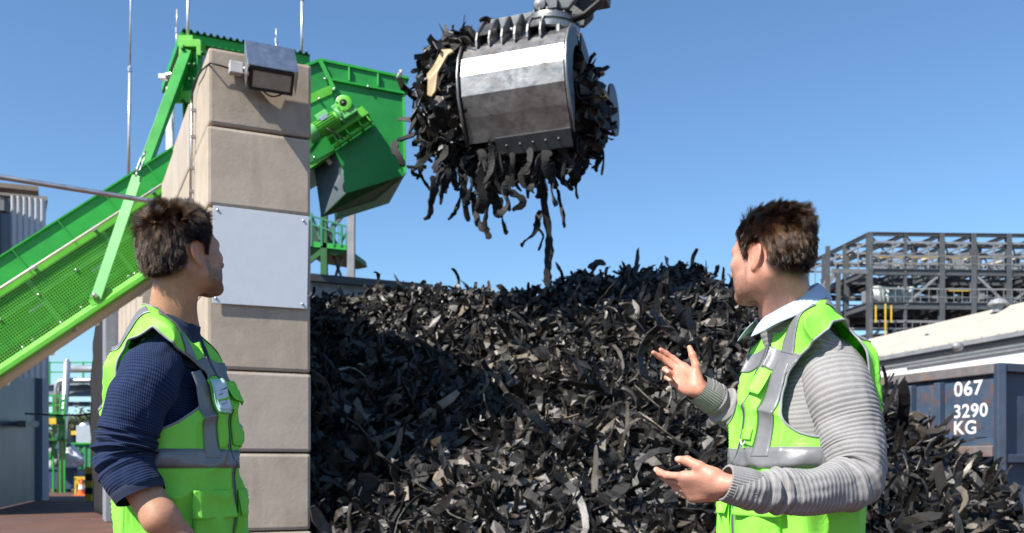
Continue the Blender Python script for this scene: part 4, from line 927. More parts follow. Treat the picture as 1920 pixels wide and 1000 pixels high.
flat_piece('tread_plate', 1285, 575, [(-.26, -.03), (.24, -.05), (.28, .03), (-.22, .05)], .05, blu, 'long bluish strip lying near the top right of the heap', 'tyre piece')
flat_piece('tread_plate', 960, 975, [(-.14, -.06), (.12, -.07), (.15, .04), (0, .08), (-.15, .05)], .5, grey, 'pale grey torn flap at the bottom edge middle of the heap', 'tyre piece')
# ================================================================ grab full of shreds
YG = 10.4
M['gsteel'] = pm('worn_grab_steel', (.29, .285, .28), .42, .9, var=.5, scale=9, bump=.25, bscale=18, dirt=(.05, .034, .024), dirt_amt=.9, dirt_scale=4.5, detail=10)
M['gdark'] = pm('greasy_steel', (.10, .11, .115), .5, .6, var=.3, scale=6, bump=.15, bscale=25, dirt=(.05, .04, .03), dirt_amt=.6, dirt_scale=4)
gr = thing('clamshell_grab', 'scratched steel clamshell grab hanging full of shreds above the heap', 'grab', P(975, 170, YG))
ga = V(.955, -.295, .035).normalized()          # shell axis, right end nearer
gu = (V(0, 0, 1) - ga * ga.z).normalized(); gf = gu.cross(ga).normalized()
if gf.y > 0: gf = -gf                            # towards the camera
GC = P(985, 180, YG) + gf * -.10                 # centre of the closed drum
def GP(a, f, u): return GC + ga * a + gf * f + gu * u
HW = .555
def shell(sign, parent, open_=0.0):
    prof = []
    for k_, an in enumerate((80, 62, 44, 26, 6, -14, -35)): 
        R = .60; prof.append((R * math.cos(math.radians(an)) + .02, R * math.sin(math.radians(an)) + .03))
    prof.append((prof[-1][0] - .13, prof[-1][1] - .23)); pr2 = [(f * .955 - .004, u * .955 - .002) for f, u in prof]
    def T_(f, u):
        c, s = math.cos(open_), math.sin(open_); u0 = .55; return (sign * (f * c - (u - u0) * s), u0 + f * s + (u - u0) * c)
    m = MB(); n = len(prof)
    vs = []
    for a in (-HW, HW):
        for f, u in prof: F_, U_ = T_(f, u); vs.append(GP(a, F_, U_))
        for f, u in pr2: F_, U_ = T_(f, u); vs.append(GP(a, F_, U_))
    fs = []
    for i in range(n - 1): fs += [(i, i + 1, 2 * n + i + 1, 2 * n + i), (n + i, 3 * n + i, 3 * n + i + 1, n + i + 1)]
    fs += [(0, 2 * n, 3 * n, n), (n - 1, 2 * n - 1, 4 * n - 1, 3 * n - 1)]
    fs += [(i, n + i, n + i + 1, i + 1) for i in range(n - 1)] + [(2 * n + i, 2 * n + i + 1, 3 * n + i + 1, 3 * n + i) for i in range(n - 1)]
    m.add(vs, fs); m.build('shell_plate', M['gsteel'], parent)
    for a in (-HW - .02, HW + .02):
        m = MB(); out = [T_(f * 1.03, u * 1.03) for f, u in prof]; inn = [T_(f * .62, u * .68 + .04) for f, u in reversed(prof[:-1])]
        poly = [GP(a, f, u) for f, u in out + inn]; N_ = len(poly); tk = ga * (.022 if a > 0 else -.022)
        vs = [p for p in poly] + [p + tk for p in poly]; fs = [(i, (i + 1) % N_, N_ + (i + 1) % N_, N_ + i) for i in range(N_)]
        for i in range(len(out) - 1):
            j = N_ - 1 - i
            if j - 1 >= len(out): fs += [(i, i + 1, j - 1, j), (N_ + i, N_ + j, N_ + j - 1, N_ + i + 1)]
            else: fs += [(i, i + 1, len(out)), (N_ + i, N_ + len(out), N_ + i + 1)]
        m.add(vs, fs); m.build('cheek_plate', M['gdark'], parent)
        m = MB(); m.tube([GP(a + (.011 if a > 0 else -.011), *T_(f * 1.035, u * 1.035)) for f, u in prof], .016, 8); m.build('edge_bead', M['gsteel'], parent, smooth=True)
    lip = [T_(prof[-1][0] + .012, prof[-1][1] + .012), T_(prof[-1][0] - .10, prof[-1][1] - .145)]
    m = MB(); q = [GP(-HW + .28, *lip[0]), GP(HW, *lip[0]), GP(HW, *lip[1]), GP(-HW + .3, *lip[1])]; m.prism(q, gf * .022 * sign); m.build('cutting_lip', M['gdark'], parent, bevel=.004)
    m = MB()
    for a in (-.15, 0, .14, .28, .42): F_, U_ = T_(prof[-1][0] - .045, prof[-1][1] - .065); m.lathe(GP(a, F_, U_) + gf * .03 * sign, gf * sign, [(0, .008), (.014, .006), (.016, -.01)], 8)
    m.build('lip_bolt', M['gdark'], parent, smooth=True)
    return prof, T_
prof, T_ = shell(1, gr)
shell(-1, gr, .18)
# hinge tube, gussets, rotator
m = MB(); m.cyl(GP(-.40, .12, .66), GP(.46, .12, .66), .055, 16); m.cyl(GP(-HW + .03, .16, .615), GP(HW - .03, .16, .615), .035, 12); m.build('hinge_tube', M['gsteel'], gr, smooth=True)
m = MB()
for i, a in enumerate((-.42, -.28, -.14, .0, .14, .28)):
    pl = [(.05, .84), (.13, .88), (.24, .82), (.46, .60), (.505, .50), (.50, .44), (.40, .44), (.30, .52), (.12, .62), (.03, .66)]
    m.prism([GP(a, f, u) for f, u in pl], ga * .024)
m.build('gusset_plate', M['gsteel'], gr, bevel=.004)
m = MB(); m.prism([GP(-.396, f, u) for f, u in ((.21, .80), (.44, .59), (.435, .575), (.2, .785))], ga * .115); m.prism([GP(.164, f, u) for f, u in ((.21, .80), (.44, .59), (.435, .575), (.2, .785))], ga * .115); m.build('cover_plate', M['gsteel'], gr)
m = MB(); m.box(GP(.02, 0, .72), .42, .16, .15, ga, gf, gu); m.prism([GP(.42, f, u) for f, u in ((-.3, .3), (.36, .42), (.33, .6), (.2, .86), (-.25, .86), (-.36, .6))], ga * .05); m.prism([GP(-.42, f, u) for f, u in ((-.3, .5), (.2, .6), (.1, .84), (-.2, .84))], ga * .04)
m.build('crosshead', M['gdark'], gr, bevel=.012)
tu = (gu + ga * .12 + gf * .06).normalized(); RC = P(1036, 50, YG - .05)
m = MB(); m.lathe(RC, tu, [(0, -.10), (.285, -.10), (.30, -.085), (.30, -.03), (.275, -.025), (.275, -.005), (.30, .0), (.30, .035), (.27, .045), (.26, .075), (.15, .08), (0, .08)], 40); m.build('rotator_ring', M['gsteel'], gr, auto=30)
m = MB()
for i in range(16):
    an = 2 * math.pi * i / 16; r = (ga * math.cos(an) + gf * math.sin(an)); r = (r - tu * r.dot(tu)).normalized(); m.lathe(RC + r * .235 + tu * .075, tu, [(0, .04), (.018, .04), (.02, 0)], 6)
m.build('ring_bolt', M['gdark'], gr)
m = MB(); m.box(RC + tu * .24 - ga * .06, .10, .16, .16, ga, gf, tu); m.prism([RC + ga * a_ + tu * b_ - gf * .22 for a_, b_ in ((.05, .08), (.30, .02), (.40, .10), (.40, .6), (.1, .7))], gf * .06); m.prism([RC + ga * a_ + tu * b_ + gf * .14 for a_, b_ in ((.02, .09), (.22, .06), (.30, .15), (.28, .6), (.1, .7))], gf * .06)
m.build('swivel_bracket', M['gdark'], gr, bevel=.015)
m = MB(); m.lathe(RC + tu * .16 + gf * .12 - ga * .1, gf, [(0, .1), (.07, .09), (.08, 0)], 14); m.box(RC + tu * .12 + gf * .2 + ga * .06, .05, .05, .05, ga, gf, tu); m.box(RC + ga * .52 + tu * .3, .08, .12, .16, ga, gf, tu)
m.build('hydraulic_valve', M['gdark'], gr, bevel=.008)
m = MB(); h0 = RC + ga * .26 - tu * .02 + gf * .1
for o_ in (0, .05):
    m.tube([h0 + gf * o_, h0 + ga * .13 + tu * .02 + gf * o_, h0 + ga * .28 + tu * .12 + gf * o_, h0 + ga * .34 + tu * .26 + gf * o_, h0 + ga * .28 + tu * .40 + gf * o_, h0 + ga * .16 + tu * .46 + gf * o_], .028, 10)
m.build('hose', M['cable'], gr, smooth=True)
m = MB(); m.cyl(GP(-.36, 0.10, .80), GP(.0, .3, .62), .03, 8); m.build('grease_pipe', M['gsteel'], gr, smooth=True)
# far drum end that shows at the right
m = MB(); c_ = GP(.70, -.62, -.02); m.lathe(c_, ga, [(.0, -.05), (.20, -.05), (.20, .10), (.285, .11), (.285, .14), (0, .14)], 28); m.build('drum_end', M['gdark'], gr, auto=30)
# crane stick holding it
sk2 = thing('crane_stick', 'end of the crane stick holding the grab at the top edge', 'crane arm', RC + tu * .5)
m = MB(); b0 = RC + tu * .45 + ga * .2; b1 = V(3.2, 12.5, 12.5); m.bar(b0, b1, .4, .5, up=(0, -1, 0)); m.build('stick', M['gdark'], sk2, bevel=.03)
b2 = V(12, 14.5, 9.0); m = MB(); m.bar(b1, b2, .5, .6, up=(0, -1, 0)); m.build('boom', M['gdark'], sk2, bevel=.03)
m = MB(); m.bar(b2, V(15, 15, 2), .6, .8, up=(0, -1, 0)); m.box(V(15.5, 15.5, 1.3), 1.8, 1.5, 1.3); m.build('machine', M['gdark'], sk2, bevel=.05)
# the mass of shreds clenched in the grab: one stuff object + loose strips that stick out
g = np.random.default_rng(77)
def ell(n, c, r, g): 
    u = g.normal(size=(n, 3)); u /= np.linalg.norm(u, axis=1)[:, None]; return np.array(c) + u * np.array(r) * g.uniform(.55, 1.0, (n, 1)) ** .5, u
C1 = np.array(P(965, 228, YG + .35)); pa, na = ell(1150, C1, (.86, .60, .60), g)
C2 = np.array(P(868, 190, YG + .25)); pb_, nb_ = ell(620, C2, (.52, .5, .72), g)
C3 = np.array(P(1085, 210, YG + .2)); pc_, nc_ = ell(340, C3, (.28, .42, .46), g)
pp = np.concatenate([pa, pb_, pc_]); nn = np.concatenate([na, nb_, nc_])
# keep out of the near shell: nothing in front of the plate
rel = pp - np.array(GC); fa = rel @ np.array(ga); ff_ = rel @ np.array(gf); fu = rel @ np.array(gu); rr = np.hypot(ff_, fu)
bad = (ff_ > -.02) & (np.abs(fa) < HW + .03) & (rr > .40) & (fu > -.42); pp, nn = pp[~bad], nn[~bad]; keep2 = pp[:, 2] < P(0, 40, YG).z; pp, nn = pp[keep2], nn[keep2]
n_ = len(pp); v_, f_, sp = shreds(pp, nn, np.clip(g.lognormal(math.log(.30), .35, n_), .12, .6), np.clip(g.lognormal(math.log(.085), .35, n_), .025, .17), 91, nseg=6, curl=1.2)
core = []
for c_, r_ in ((C1, (.68, .42, .42)), (C2, (.36, .36, .55)), (C3 + np.array([-.08, .1, 0]), (.2, .3, .34))):
    bm = bmesh.new(); bmesh.ops.create_icosphere(bm, subdivisions=3, radius=1); vv = np.array([v.co[:] for v in bm.verts]) * r_ + c_; ft = np.array([[v.index for v in f.verts] for f in bm.faces]); bm.free(); core.append((vv, ft))
ov = v_; tn = np.repeat(tones(n_, 6) * .75, sp, axis=0); tri = []
for vv, ft in core:
    q = np.concatenate([ft, ft[:, 2:3]], 1)
    me_f = ft; tri.append((len(ov), ft)); ov = np.concatenate([ov, vv]); tn = np.concatenate([tn, np.full((len(vv), 3), .014)])
me = bpy.data.meshes.new('shred_load'); me.from_pydata(ov.tolist(), [], f_.tolist() + [list(map(int, t_ + o_)) for o_, ft in tri for t_ in ft]); me.materials.append(M['rubber'])
ld = bpy.data.objects.new('shred_load', me); COL.objects.link(ld); setattr_col(ld, 'tone', tn); tag(ld, 'tangled black shreds clenched inside the steel grab', 'rubber load', kind='stuff')
# hanging strips (individuals)
def strip_path(pts, w_, th, name, mat, label, group=None, cat='tyre strip', seed=0):
    g_ = np.random.default_rng(seed); pts = [Vector(p) for p in pts]; fine = []
    for i in range(len(pts) - 1):
        for k_ in range(4):
            t_ = k_ / 4; p0 = pts[max(i - 1, 0)]; p1 = pts[i]; p2 = pts[i + 1]; p3 = pts[min(i + 2, len(pts) - 1)]
            fine.append(.5 * ((2 * p1) + (p2 - p0) * t_ + (2 * p0 - 5 * p1 + 4 * p2 - p3) * t_ ** 2 + (3 * p1 - p0 - 3 * p2 + p3) * t_ ** 3))
    fine.append(pts[-1]); N_ = len(fine); vs = []; tw = float(g_.uniform(-.6, .6)); tr = float(g_.normal() * .15)
    for i, p in enumerate(fine):
        d_ = (fine[min(i + 1, N_ - 1)] - fine[max(i - 1, 0)]).normalized(); b_ = d_.cross(V(0, 1, 0))
        if b_.length < .1: b_ = d_.cross(V(1, 0, 0))
        b_.normalize(); b_ = Quaternion(d_, tw + tr * i) @ b_; u_ = b_.cross(d_)
        e_ = .45 if i in (0, N_ - 1) else 1.0; wl = w_ * .5 * e_ * float(g_.uniform(.6, 1.3)); wr = w_ * .5 * e_ * float(g_.uniform(.6, 1.3))
        vs += [p - b_ * wl + u_ * th, p + b_ * wr + u_ * th, p + b_ * wr - u_ * th, p - b_ * wl - u_ * th]
    f_ = [(i * 4 + j, i * 4 + (j + 1) % 4, i * 4 + 4 + (j + 1) % 4, i * 4 + 4 + j) for i in range(N_ - 1) for j in range(4)] + [(0, 1, 2, 3), (N_ * 4 - 4, N_ * 4 - 3, N_ * 4 - 2, N_ * 4 - 1)]
    return tag(MB().add(vs, f_).build(name, mat, None), label, cat, group)
YH = YG + .1
one = [
 ([(1010, 330), (1022, 380), (1028, 430), (1030, 470), (1026, 510), (1030, 540)], .085, 'longest tyre strip, dangling from the grab down to the heap top'),
 ([(1012, 395), (1008, 420), (1000, 440), (985, 452), (977, 462)], .075, 'thick tyre strip with a bent tip left of the longest dangling strip'),
 ([(812, 330), (812, 355), (808, 385), (806, 402), (797, 412)], .075, 'short dark tyre strip dangling at the lower left of the grab'),
 ([(865, 350), (862, 375), (852, 400), (840, 412)], .045, 'thin curved tyre strip dangling just left of the twin strips'),
 ([(888, 360), (892, 400), (900, 425), (910, 432), (919, 448)], .065, 'tyre strip with hooked lower tip below the grab middle left'),
 ([(912, 370), (913, 400), (908, 418), (896, 416)], .028, 'thin looping tyre strip beside the hooked strip'),
 ([(940, 370), (940, 400), (944, 420), (950, 440)], .05, 'pointed tyre strip dangling below the grab centre'),
 ([(1045, 355), (1050, 380), (1056, 405), (1058, 427)], .04, 'thin pale tipped tyre strip right of the longest strip'),
 ([(1000, 420), (1018, 440), (1015, 455), (1010, 470)], .035, 'slim tyre strip hugging the left of the longest strip'),
 ([(800, 240), (780, 250), (760, 258), (745, 264)], .075, 'tyre strip reaching left from the grab in front of the chute'),
 ([(742, 264), (740, 280), (747, 295), (757, 312)], .075, 'tyre strip hanging down in front of the green chute edge'),
 ([(800, 312), (785, 314), (772, 312), (765, 314)], .05, 'pointed tyre strip sticking out left under the reaching strip'),
 ([(785, 318), (792, 335), (802, 350), (812, 362)], .035, 'thin tyre strip bridging at lower left of the load'),
 ([(948, 45), (930, 38), (915, 36), (899, 38)], .055, 'grooved strip of tread curling out over the top left of the load'),
 ([(893, 72), (880, 55), (868, 57), (864, 75)], .06, 'bent tyre strip forming a hook at the top left of the load'),
 ([(1100, 255), (1115, 275), (1127, 280), (1132, 300), (1128, 328)], .05, 'tyre strip curling down at the far right of the load'),
 ([(1125, 225), (1135, 232), (1147, 232), (1156, 229)], .035, 'pointed tyre strip sticking out right beside the drum end'),
 ([(1040, 320), (1050, 335), (1060, 345), (1074, 332)], .045, 'short tyre strip below the cutting lip at right'),
 ([(795, 175), (785, 185), (777, 185), (774, 203)], .045, 'small tyre strip on the upper left flank of the load'),
 ([(780, 210), (774, 235), (768, 250)], .05, 'dark ragged tyre strip on the left flank of the load'),
]
for k_, (pp_, w_, lab) in enumerate(one):
    strip_path([P(a, b, YH + .12 * math.sin(k_ * 2.1 + i * .7)) for i, (a, b) in enumerate(pp_)], w_, .009, 'tyre_strip', MATS[0], lab, 'tyre strips hanging out of the grab', seed=k_)
g = np.random.default_rng(5)
for k_ in range(72):
    a_ = g.uniform(0, 1); x = 790 + a_ * 330; y0 = 265 + 60 * math.sin(math.pi * min(1, max(0, (x - 760) / 340))) + g.uniform(-55, 20); l_ = g.uniform(45, 100) * (.55 + .45 * math.sin(math.pi * (x - 770) / 370)); s_ = g.normal() * 14; y_ = YG - .32 + .5 * abs(x - 970) / 200 + g.uniform(-.1, .35)
    pts = [P(x, y0, y_), P(x + s_ * .4 + g.normal() * 5, y0 + l_ * .35, y_ + g.normal() * .04), P(x + s_ * .9 + g.normal() * 6, y0 + l_ * .7, y_ + g.normal() * .05), P(x + s_ + g.normal() * 8, y0 + l_, y_ + g.normal() * .06)]
    strip_path(pts, float(np.clip(g.normal(.075, .02), .035, .12)), .009, 'tyre_strip', MATS[[0, 0, 0, 1][k_ % 4]], 'short ragged tyre strip hanging from the underside of the load', 'tyre strips hanging under the load', seed=100 + k_)
wd_ = pm('splintered_wood', (.58, .44, .25), .7, var=.2, scale=9, bump=.2)
pl = [P(846, 92, YG - .28), P(850, 96, YG - .28), P(838, 103, YG - .3), P(820, 135, YG - .32), P(816, 170, YG - .3), P(808, 181, YG - .28), P(801, 178, YG - .28), P(802, 150, YG - .3), P(800, 140, YG - .3), P(814, 122, YG - .3), P(828, 93, YG - .28)]
tag(MB().prism(pl, V(.01, .03, 0)).build('wood_splinter', wd_, None), 'pale yellow splintered piece of wood caught in the load', 'wood piece')
# ================================================================ implicit surfaces for bodies
def smin(a, b, k): h = np.clip(.5 + .5 * (b - a) / k, 0, 1); return b * (1 - h) + a * h - k * h * (1 - h)
def smax(a, b, k): return -smin(-a, -b, k)
def d_cap(p, a, b, r0, r1):
    a = np.asarray(a, np.float32); b = np.asarray(b, np.float32); ab = b - a; h = np.clip(((p - a) @ ab) / (ab @ ab + 1e-12), 0, 1)
    return np.sqrt(((p - a - h[..., None] * ab) ** 2).sum(-1)) - (r0 + (r1 - r0) * h)
def d_ell(p, c, r, R=None):
    q = p - np.asarray(c, np.float32)
    if R is not None: q = q @ np.asarray(R, np.float32).T      # rows of R are the local axes
    r = np.asarray(r, np.float32); k0 = np.sqrt(((q / r) ** 2).sum(-1)); k1 = np.sqrt(((q / r ** 2) ** 2).sum(-1)) + 1e-9
    return k0 * (k0 - 1) / k1
def d_box(p, c, hb, rad, R=None):
    q = p - np.asarray(c, np.float32)
    if R is not None: q = q @ np.asarray(R, np.float32).T
    q = np.abs(q) - (np.asarray(hb, np.float32) - rad); return np.sqrt((np.maximum(q, 0) ** 2).sum(-1)) + np.minimum(q.max(-1), 0) - rad
def surf_nets(fn, lo, hi, h):
    """naive surface nets on a sparse set of blocks; returns vertices, quads"""
    lo = np.asarray(lo, float); hi = np.asarray(hi, float); B = 8
    nb = np.ceil((hi - lo) / (h * B)).astype(int); N = nb * B + 1
    bc = np.stack(np.meshgrid(*[np.arange(n) for n in nb], indexing='ij'), -1).reshape(-1, 3)
    cen = (lo + (bc + .5) * h * B).astype(np.float32); d = fn(cen); near = np.abs(d) < h * B * .87 * 1.35 + .004
    bc = bc[near]; G = np.full(N, 1.0, np.float32); inside = np.zeros(len(bc), bool)
    # mark the interior of unsampled blocks
    allc = np.stack(np.meshgrid(*[np.arange(n) for n in nb], indexing='ij'), -1).reshape(-1, 3)[~near]; dn = d[~near]
    for c in allc[dn < 0]: G[c[0] * B:c[0] * B + B + 1, c[1] * B:c[1] * B + B + 1, c[2] * B:c[2] * B + B + 1] = -1
    loc = np.stack(np.meshgrid(*[np.arange(B + 1)] * 3, indexing='ij'), -1).reshape(-1, 3)
    for s in range(0, len(bc), 400):
        b_ = bc[s:s + 400]; idx = (b_[:, None, :] * B + loc[None]).reshape(-1, 3); v = fn((lo + idx * h).astype(np.float32)); G[idx[:, 0], idx[:, 1], idx[:, 2]] = v
    S = G < 0; sh = tuple(n - 1 for n in N)
    cnt = np.zeros(sh, np.int8)
    cs = [(i, j, k) for i in (0, 1) for j in (0, 1) for k in (0, 1)]
    for i, j, k in cs: cnt += S[i:sh[0] + i, j:sh[1] + j, k:sh[2] + k]
    cell = np.argwhere((cnt > 0) & (cnt < 8)); vid = np.full(sh, -1, np.int32); vid[cell[:, 0], cell[:, 1], cell[:, 2]] = np.arange(len(cell))
    acc = np.zeros((len(cell), 3)); num = np.zeros(len(cell))
    val = {c: G[cell[:, 0] + c[0], cell[:, 1] + c[1], cell[:, 2] + c[2]] for c in cs}
    for a in cs:
        for ax in range(3):
            if a[ax] == 0:
                b = list(a); b[ax] = 1; b = tuple(b); va, vb = val[a], val[b]; m = (va < 0) != (vb < 0); t_ = np.where(m, va / (va - vb + 1e-12), 0)
                p = np.tile(np.array(a, float), (len(cell), 1)); p[:, ax] = t_; acc += p * m[:, None]; num += m
    vs = lo + (cell + acc / num[:, None]) * h; fs = []
    for ax in range(3):
        u, w = (ax + 1) % 3, (ax + 2) % 3; sl0 = [slice(None)] * 3; sl1 = [slice(None)] * 3; sl0[ax] = slice(0, -1); sl1[ax] = slice(1, None)
        A0 = S[tuple(sl0)]; A1 = S[tuple(sl1)]; e = np.argwhere(A0 != A1); e = e[(e[:, u] > 0) & (e[:, w] > 0) & (e[:, u] < sh[u]) & (e[:, w] < sh[w])]
        def c_(du, dw): q = e.copy(); q[:, u] -= du; q[:, w] -= dw; return vid[q[:, 0], q[:, 1], q[:, 2]]
        qd = np.stack([c_(1, 1), c_(0, 1), c_(0, 0), c_(1, 0)], 1); fl = ~A0[e[:, 0], e[:, 1], e[:, 2]]; qd[fl] = qd[fl][:, ::-1]; fs.append(qd)
    fs = np.concatenate(fs); fs = fs[(fs >= 0).all(1)]
    for _ in range(2):       # refine onto the surface
        e = h * .4; p = vs.astype(np.float32); f0 = fn(p); gr = np.stack([fn(p + np.array(o, np.float32) * e) - fn(p - np.array(o, np.float32) * e) for o in ((1, 0, 0), (0, 1, 0), (0, 0, 1))], -1) / (2 * e)
        vs = vs - np.clip(f0 / np.maximum((gr ** 2).sum(-1), .2), -h, h)[:, None] * gr
    return vs, fs
def frame(fwd, up):
    f = Vector(fwd).normalized(); u = Vector(up); u = (u - f * u.dot(f)).normalized(); l = u.cross(f); return np.array([f[:], l[:], u[:]])   # rows: forward, left, up
# ---------------------------------------------------------------- lofts (sleeves, garments)
def crspline(pts, n):
    pts = np.asarray(pts, float); P0 = np.concatenate([[2 * pts[0] - pts[1]], pts, [2 * pts[-1] - pts[-2]]]); out = []
    t_ = np.linspace(0, len(pts) - 1 - 1e-9, n); i = t_.astype(int); u = (t_ - i)[:, None]
    a, b, c, d = P0[i], P0[i + 1], P0[i + 2], P0[i + 3]
    return .5 * (2 * b + (c - a) * u + (2 * a - 5 * b + 4 * c - d) * u ** 2 + (3 * b - a - 3 * c + d) * u ** 3)
def tube_loft(pts, radii, nrings, nseg, flat=None, disp=None, ref=(0, 0, 1)):
    """returns verts, quads, s (arc length), phi; disp(s,phi,S) is an outward offset"""
    c = crspline(np.asarray(pts, float), nrings * 3); r = crspline(np.asarray(radii, float)[:, None] * np.ones((1, 1)), nrings * 3)[:, 0]
    L_ = np.concatenate([[0], np.cumsum(np.linalg.norm(np.diff(c, axis=0), axis=1))]); s = np.linspace(0, L_[-1], nrings)
    c = np.stack([np.interp(s, L_, c[:, k]) for k in range(3)], 1); r = np.interp(s, L_, r)
    T = np.gradient(c, axis=0); T /= np.linalg.norm(T, axis=1)[:, None]; n_ = np.cross(T[0], np.array(ref, float)); n_ /= np.linalg.norm(n_); Ns = []
    for i in range(nrings): n_ = n_ - T[i] * (n_ @ T[i]); n_ /= np.linalg.norm(n_); Ns.append(n_.copy())
    Nn = np.array(Ns); Bn = np.cross(T, Nn); ph = np.linspace(0, 2 * np.pi, nseg, endpoint=False)
    S_, PH = np.meshgrid(s, ph, indexing='ij'); rr = r[:, None] * np.ones_like(PH)
    if disp is not None: rr = rr + disp(S_, PH, s[-1])
    fl = flat if flat is not None else 1.0
    V_ = c[:, None, :] + (Nn[:, None, :] * np.cos(PH)[..., None] + Bn[:, None, :] * np.sin(PH)[..., None] * fl) * rr[..., None]
    idx = np.arange(nrings * nseg).reshape(nrings, nseg); nx = np.roll(idx, -1, axis=1)
    f = np.stack([idx[:-1], nx[:-1], nx[1:], idx[1:]], -1).reshape(-1, 4)
    return V_.reshape(-1, 3), f, S_.reshape(-1), PH.reshape(-1), c, T
# ================================================================ people
def vest_mat(name):
    m = pm(name, (.29, .84, .085), .6, var=.05, scale=5, bump=.10, bscale=420, bdist=.0015); t_ = m.node_tree; b = t_.nodes['Principled BSDF']
    wn = node(t_, 'ShaderNodeTexNoise', i_Scale=16.0, i_Detail=3.0, i_Roughness=.5, i_Distortion=1.2); mp = node(t_, 'ShaderNodeMapping'); mp.inputs['Scale'].default_value = (1, 1, .55); tcx = node(t_, 'ShaderNodeTexCoord'); t_.links.new(tcx.outputs['Object'], mp.inputs['Vector']); t_.links.new(mp.outputs[0], wn.inputs['Vector'])
    b2 = node(t_, 'ShaderNodeBump', i_Strength=.55, i_Distance=.012); t_.links.new(wn.outputs['Fac'], b2.inputs['Height']); ob_ = [n for n in t_.nodes if n.type == 'BUMP' and n != b2][0]; t_.links.new(b2.outputs[0], ob_.inputs['Normal'])
    tr = node(t_, 'ShaderNodeBsdfTranslucent', i_Color=(.28, .86, .07, 1)); mx = node(t_, 'ShaderNodeMixShader'); mx.inputs[0].default_value = .22
    o = t_.nodes['Material Output']; t_.links.new(b.outputs[0], mx.inputs[1]); t_.links.new(tr.outputs[0], mx.inputs[2]); t_.links.new(mx.outputs[0], o.inputs[0]); return m
def knit_mat(name, col, col2, kind):
    """knit driven by arc length s and angle phi stored on the mesh"""
    m = bpy.data.materials.new(name); t_ = nt(m); b = t_.nodes['Principled BSDF']; L = t_.links.new
    s = node(t_, 'ShaderNodeAttribute', attribute_name='ks'); p = node(t_, 'ShaderNodeAttribute', attribute_name='kp')
    def math_(op, a, b_=None, c=None):
        n = node(t_, 'ShaderNodeMath', operation=op)
        for i, x in enumerate((a, b_, c)):
            if x is None: continue
            if isinstance(x, (int, float)): n.inputs[i].default_value = x
            else: L(x, n.inputs[i])
        return n.outputs[0]
    tc = node(t_, 'ShaderNodeTexCoord'); nz = node(t_, 'ShaderNodeTexNoise', i_Scale=55.0, i_Detail=4.0); L(tc.outputs['Object'], nz.inputs['Vector'])
    if kind == 'rib':
        w1 = math_('SINE', math_('MULTIPLY', s.outputs['Fac'], 2 * math.pi / .0118)); st = math_('SINE', math_('MULTIPLY', p.outputs['Fac'], 2 * math.pi / .0032)); st2 = math_('SINE', math_('MULTIPLY', s.outputs['Fac'], 2 * math.pi / .0039))
        h = math_('ADD', math_('MULTIPLY', w1, .55), math_('MULTIPLY', math_('ADD', st, st2), .16))
    else:
        w1 = math_('SINE', math_('MULTIPLY', s.outputs['Fac'], 2 * math.pi / .0072)); w2 = math_('SINE', math_('ADD', math_('MULTIPLY', p.outputs['Fac'], 2 * math.pi / .0056), math_('MULTIPLY', s.outputs['Fac'], math.pi / .0072)))
        h = math_('MULTIPLY', math_('ADD', w1, w2), .42)
    h = math_('ADD', h, math_('MULTIPLY', nz.outputs['Fac'], .35))
    cr = node(t_, 'ShaderNodeMapRange'); L(h, cr.inputs['Value']); cr.inputs['From Min'].default_value = -.75; cr.inputs['From Max'].default_value = .9
    fl = node(t_, 'ShaderNodeTexNoise', i_Scale=420.0, i_Detail=2.0); L(tc.outputs['Object'], fl.inputs['Vector'])
    mf = math_('ADD', cr.outputs[0], math_('MULTIPLY', math_('SUBTRACT', fl.outputs['Fac'], .5), 1.5 if kind == 'rib' else .5))
    mx = node(t_, 'ShaderNodeMix', data_type='RGBA'); mx.clamp_factor = True; L(mf, mx.inputs[0]); mx.inputs[6].default_value = c4(col2); mx.inputs[7].default_value = c4(col); L(mx.outputs[2], b.inputs['Base Color'])
    bp = node(t_, 'ShaderNodeBump', i_Strength=.42 if kind == 'rib' else .6, i_Distance=.0013 if kind == 'rib' else .0016); L(h, bp.inputs['Height']); L(bp.outputs[0], b.inputs['Normal'])
    b.inputs['Roughness'].default_value = .95; b.inputs['Specular IOR Level'].default_value = .15; b.inputs['Sheen Weight'].default_value = .03
    return m
def skin_mat(name):
    m = pm(name, (.5, .28, .19), .48, var=.24, scale=24, bump=.5, bscale=260, bdist=.0014, detail=10, attr='skin', spec=.4); b = m.node_tree.nodes['Principled BSDF']
    b.inputs['Subsurface Weight'].default_value = .06; b.inputs['Subsurface Radius'].default_value = (1, .35, .2); b.inputs['Subsurface Scale'].default_value = .006; return m
M['vest'] = vest_mat('hi_vis_fabric'); M['tape'] = pm('reflective_tape', (.20, .20, .205), .42, .2, var=.12, scale=14, bump=.4, bscale=22, bdist=.008); M['pipe'] = pm('grey_piping', (.24, .25, .26), .6, var=.05, bump=.05)
M['zip'] = pm('zip_tape', (.22, .23, .24), .5, var=.2, scale=200, bump=.1, bscale=500)
M['shirt'] = pm('pale_blue_cotton', (.42, .51, .64), .85, var=.06, scale=120, bump=.15, bscale=600, bdist=.0008)
M['trousers'] = pm('dark_trousers', (.03, .035, .05), .85, var=.15, bump=.1, bscale=200); M['shoe'] = pm('black_shoe', (.02, .018, .016), .45, bump=.05)
M['grey_knit'] = knit_mat('grey_rib_knit', (.315, .305, .30), (.19, .186, .186), 'rib'); M['navy_knit'] = knit_mat('navy_waffle_knit', (.024, .042, .105), (.004, .008, .025), 'waffle')
M['navy_band'] = pm('navy_band', (.014, .024, .056), .9, var=.2, scale=60, bump=.2, bscale=300, bdist=.001)
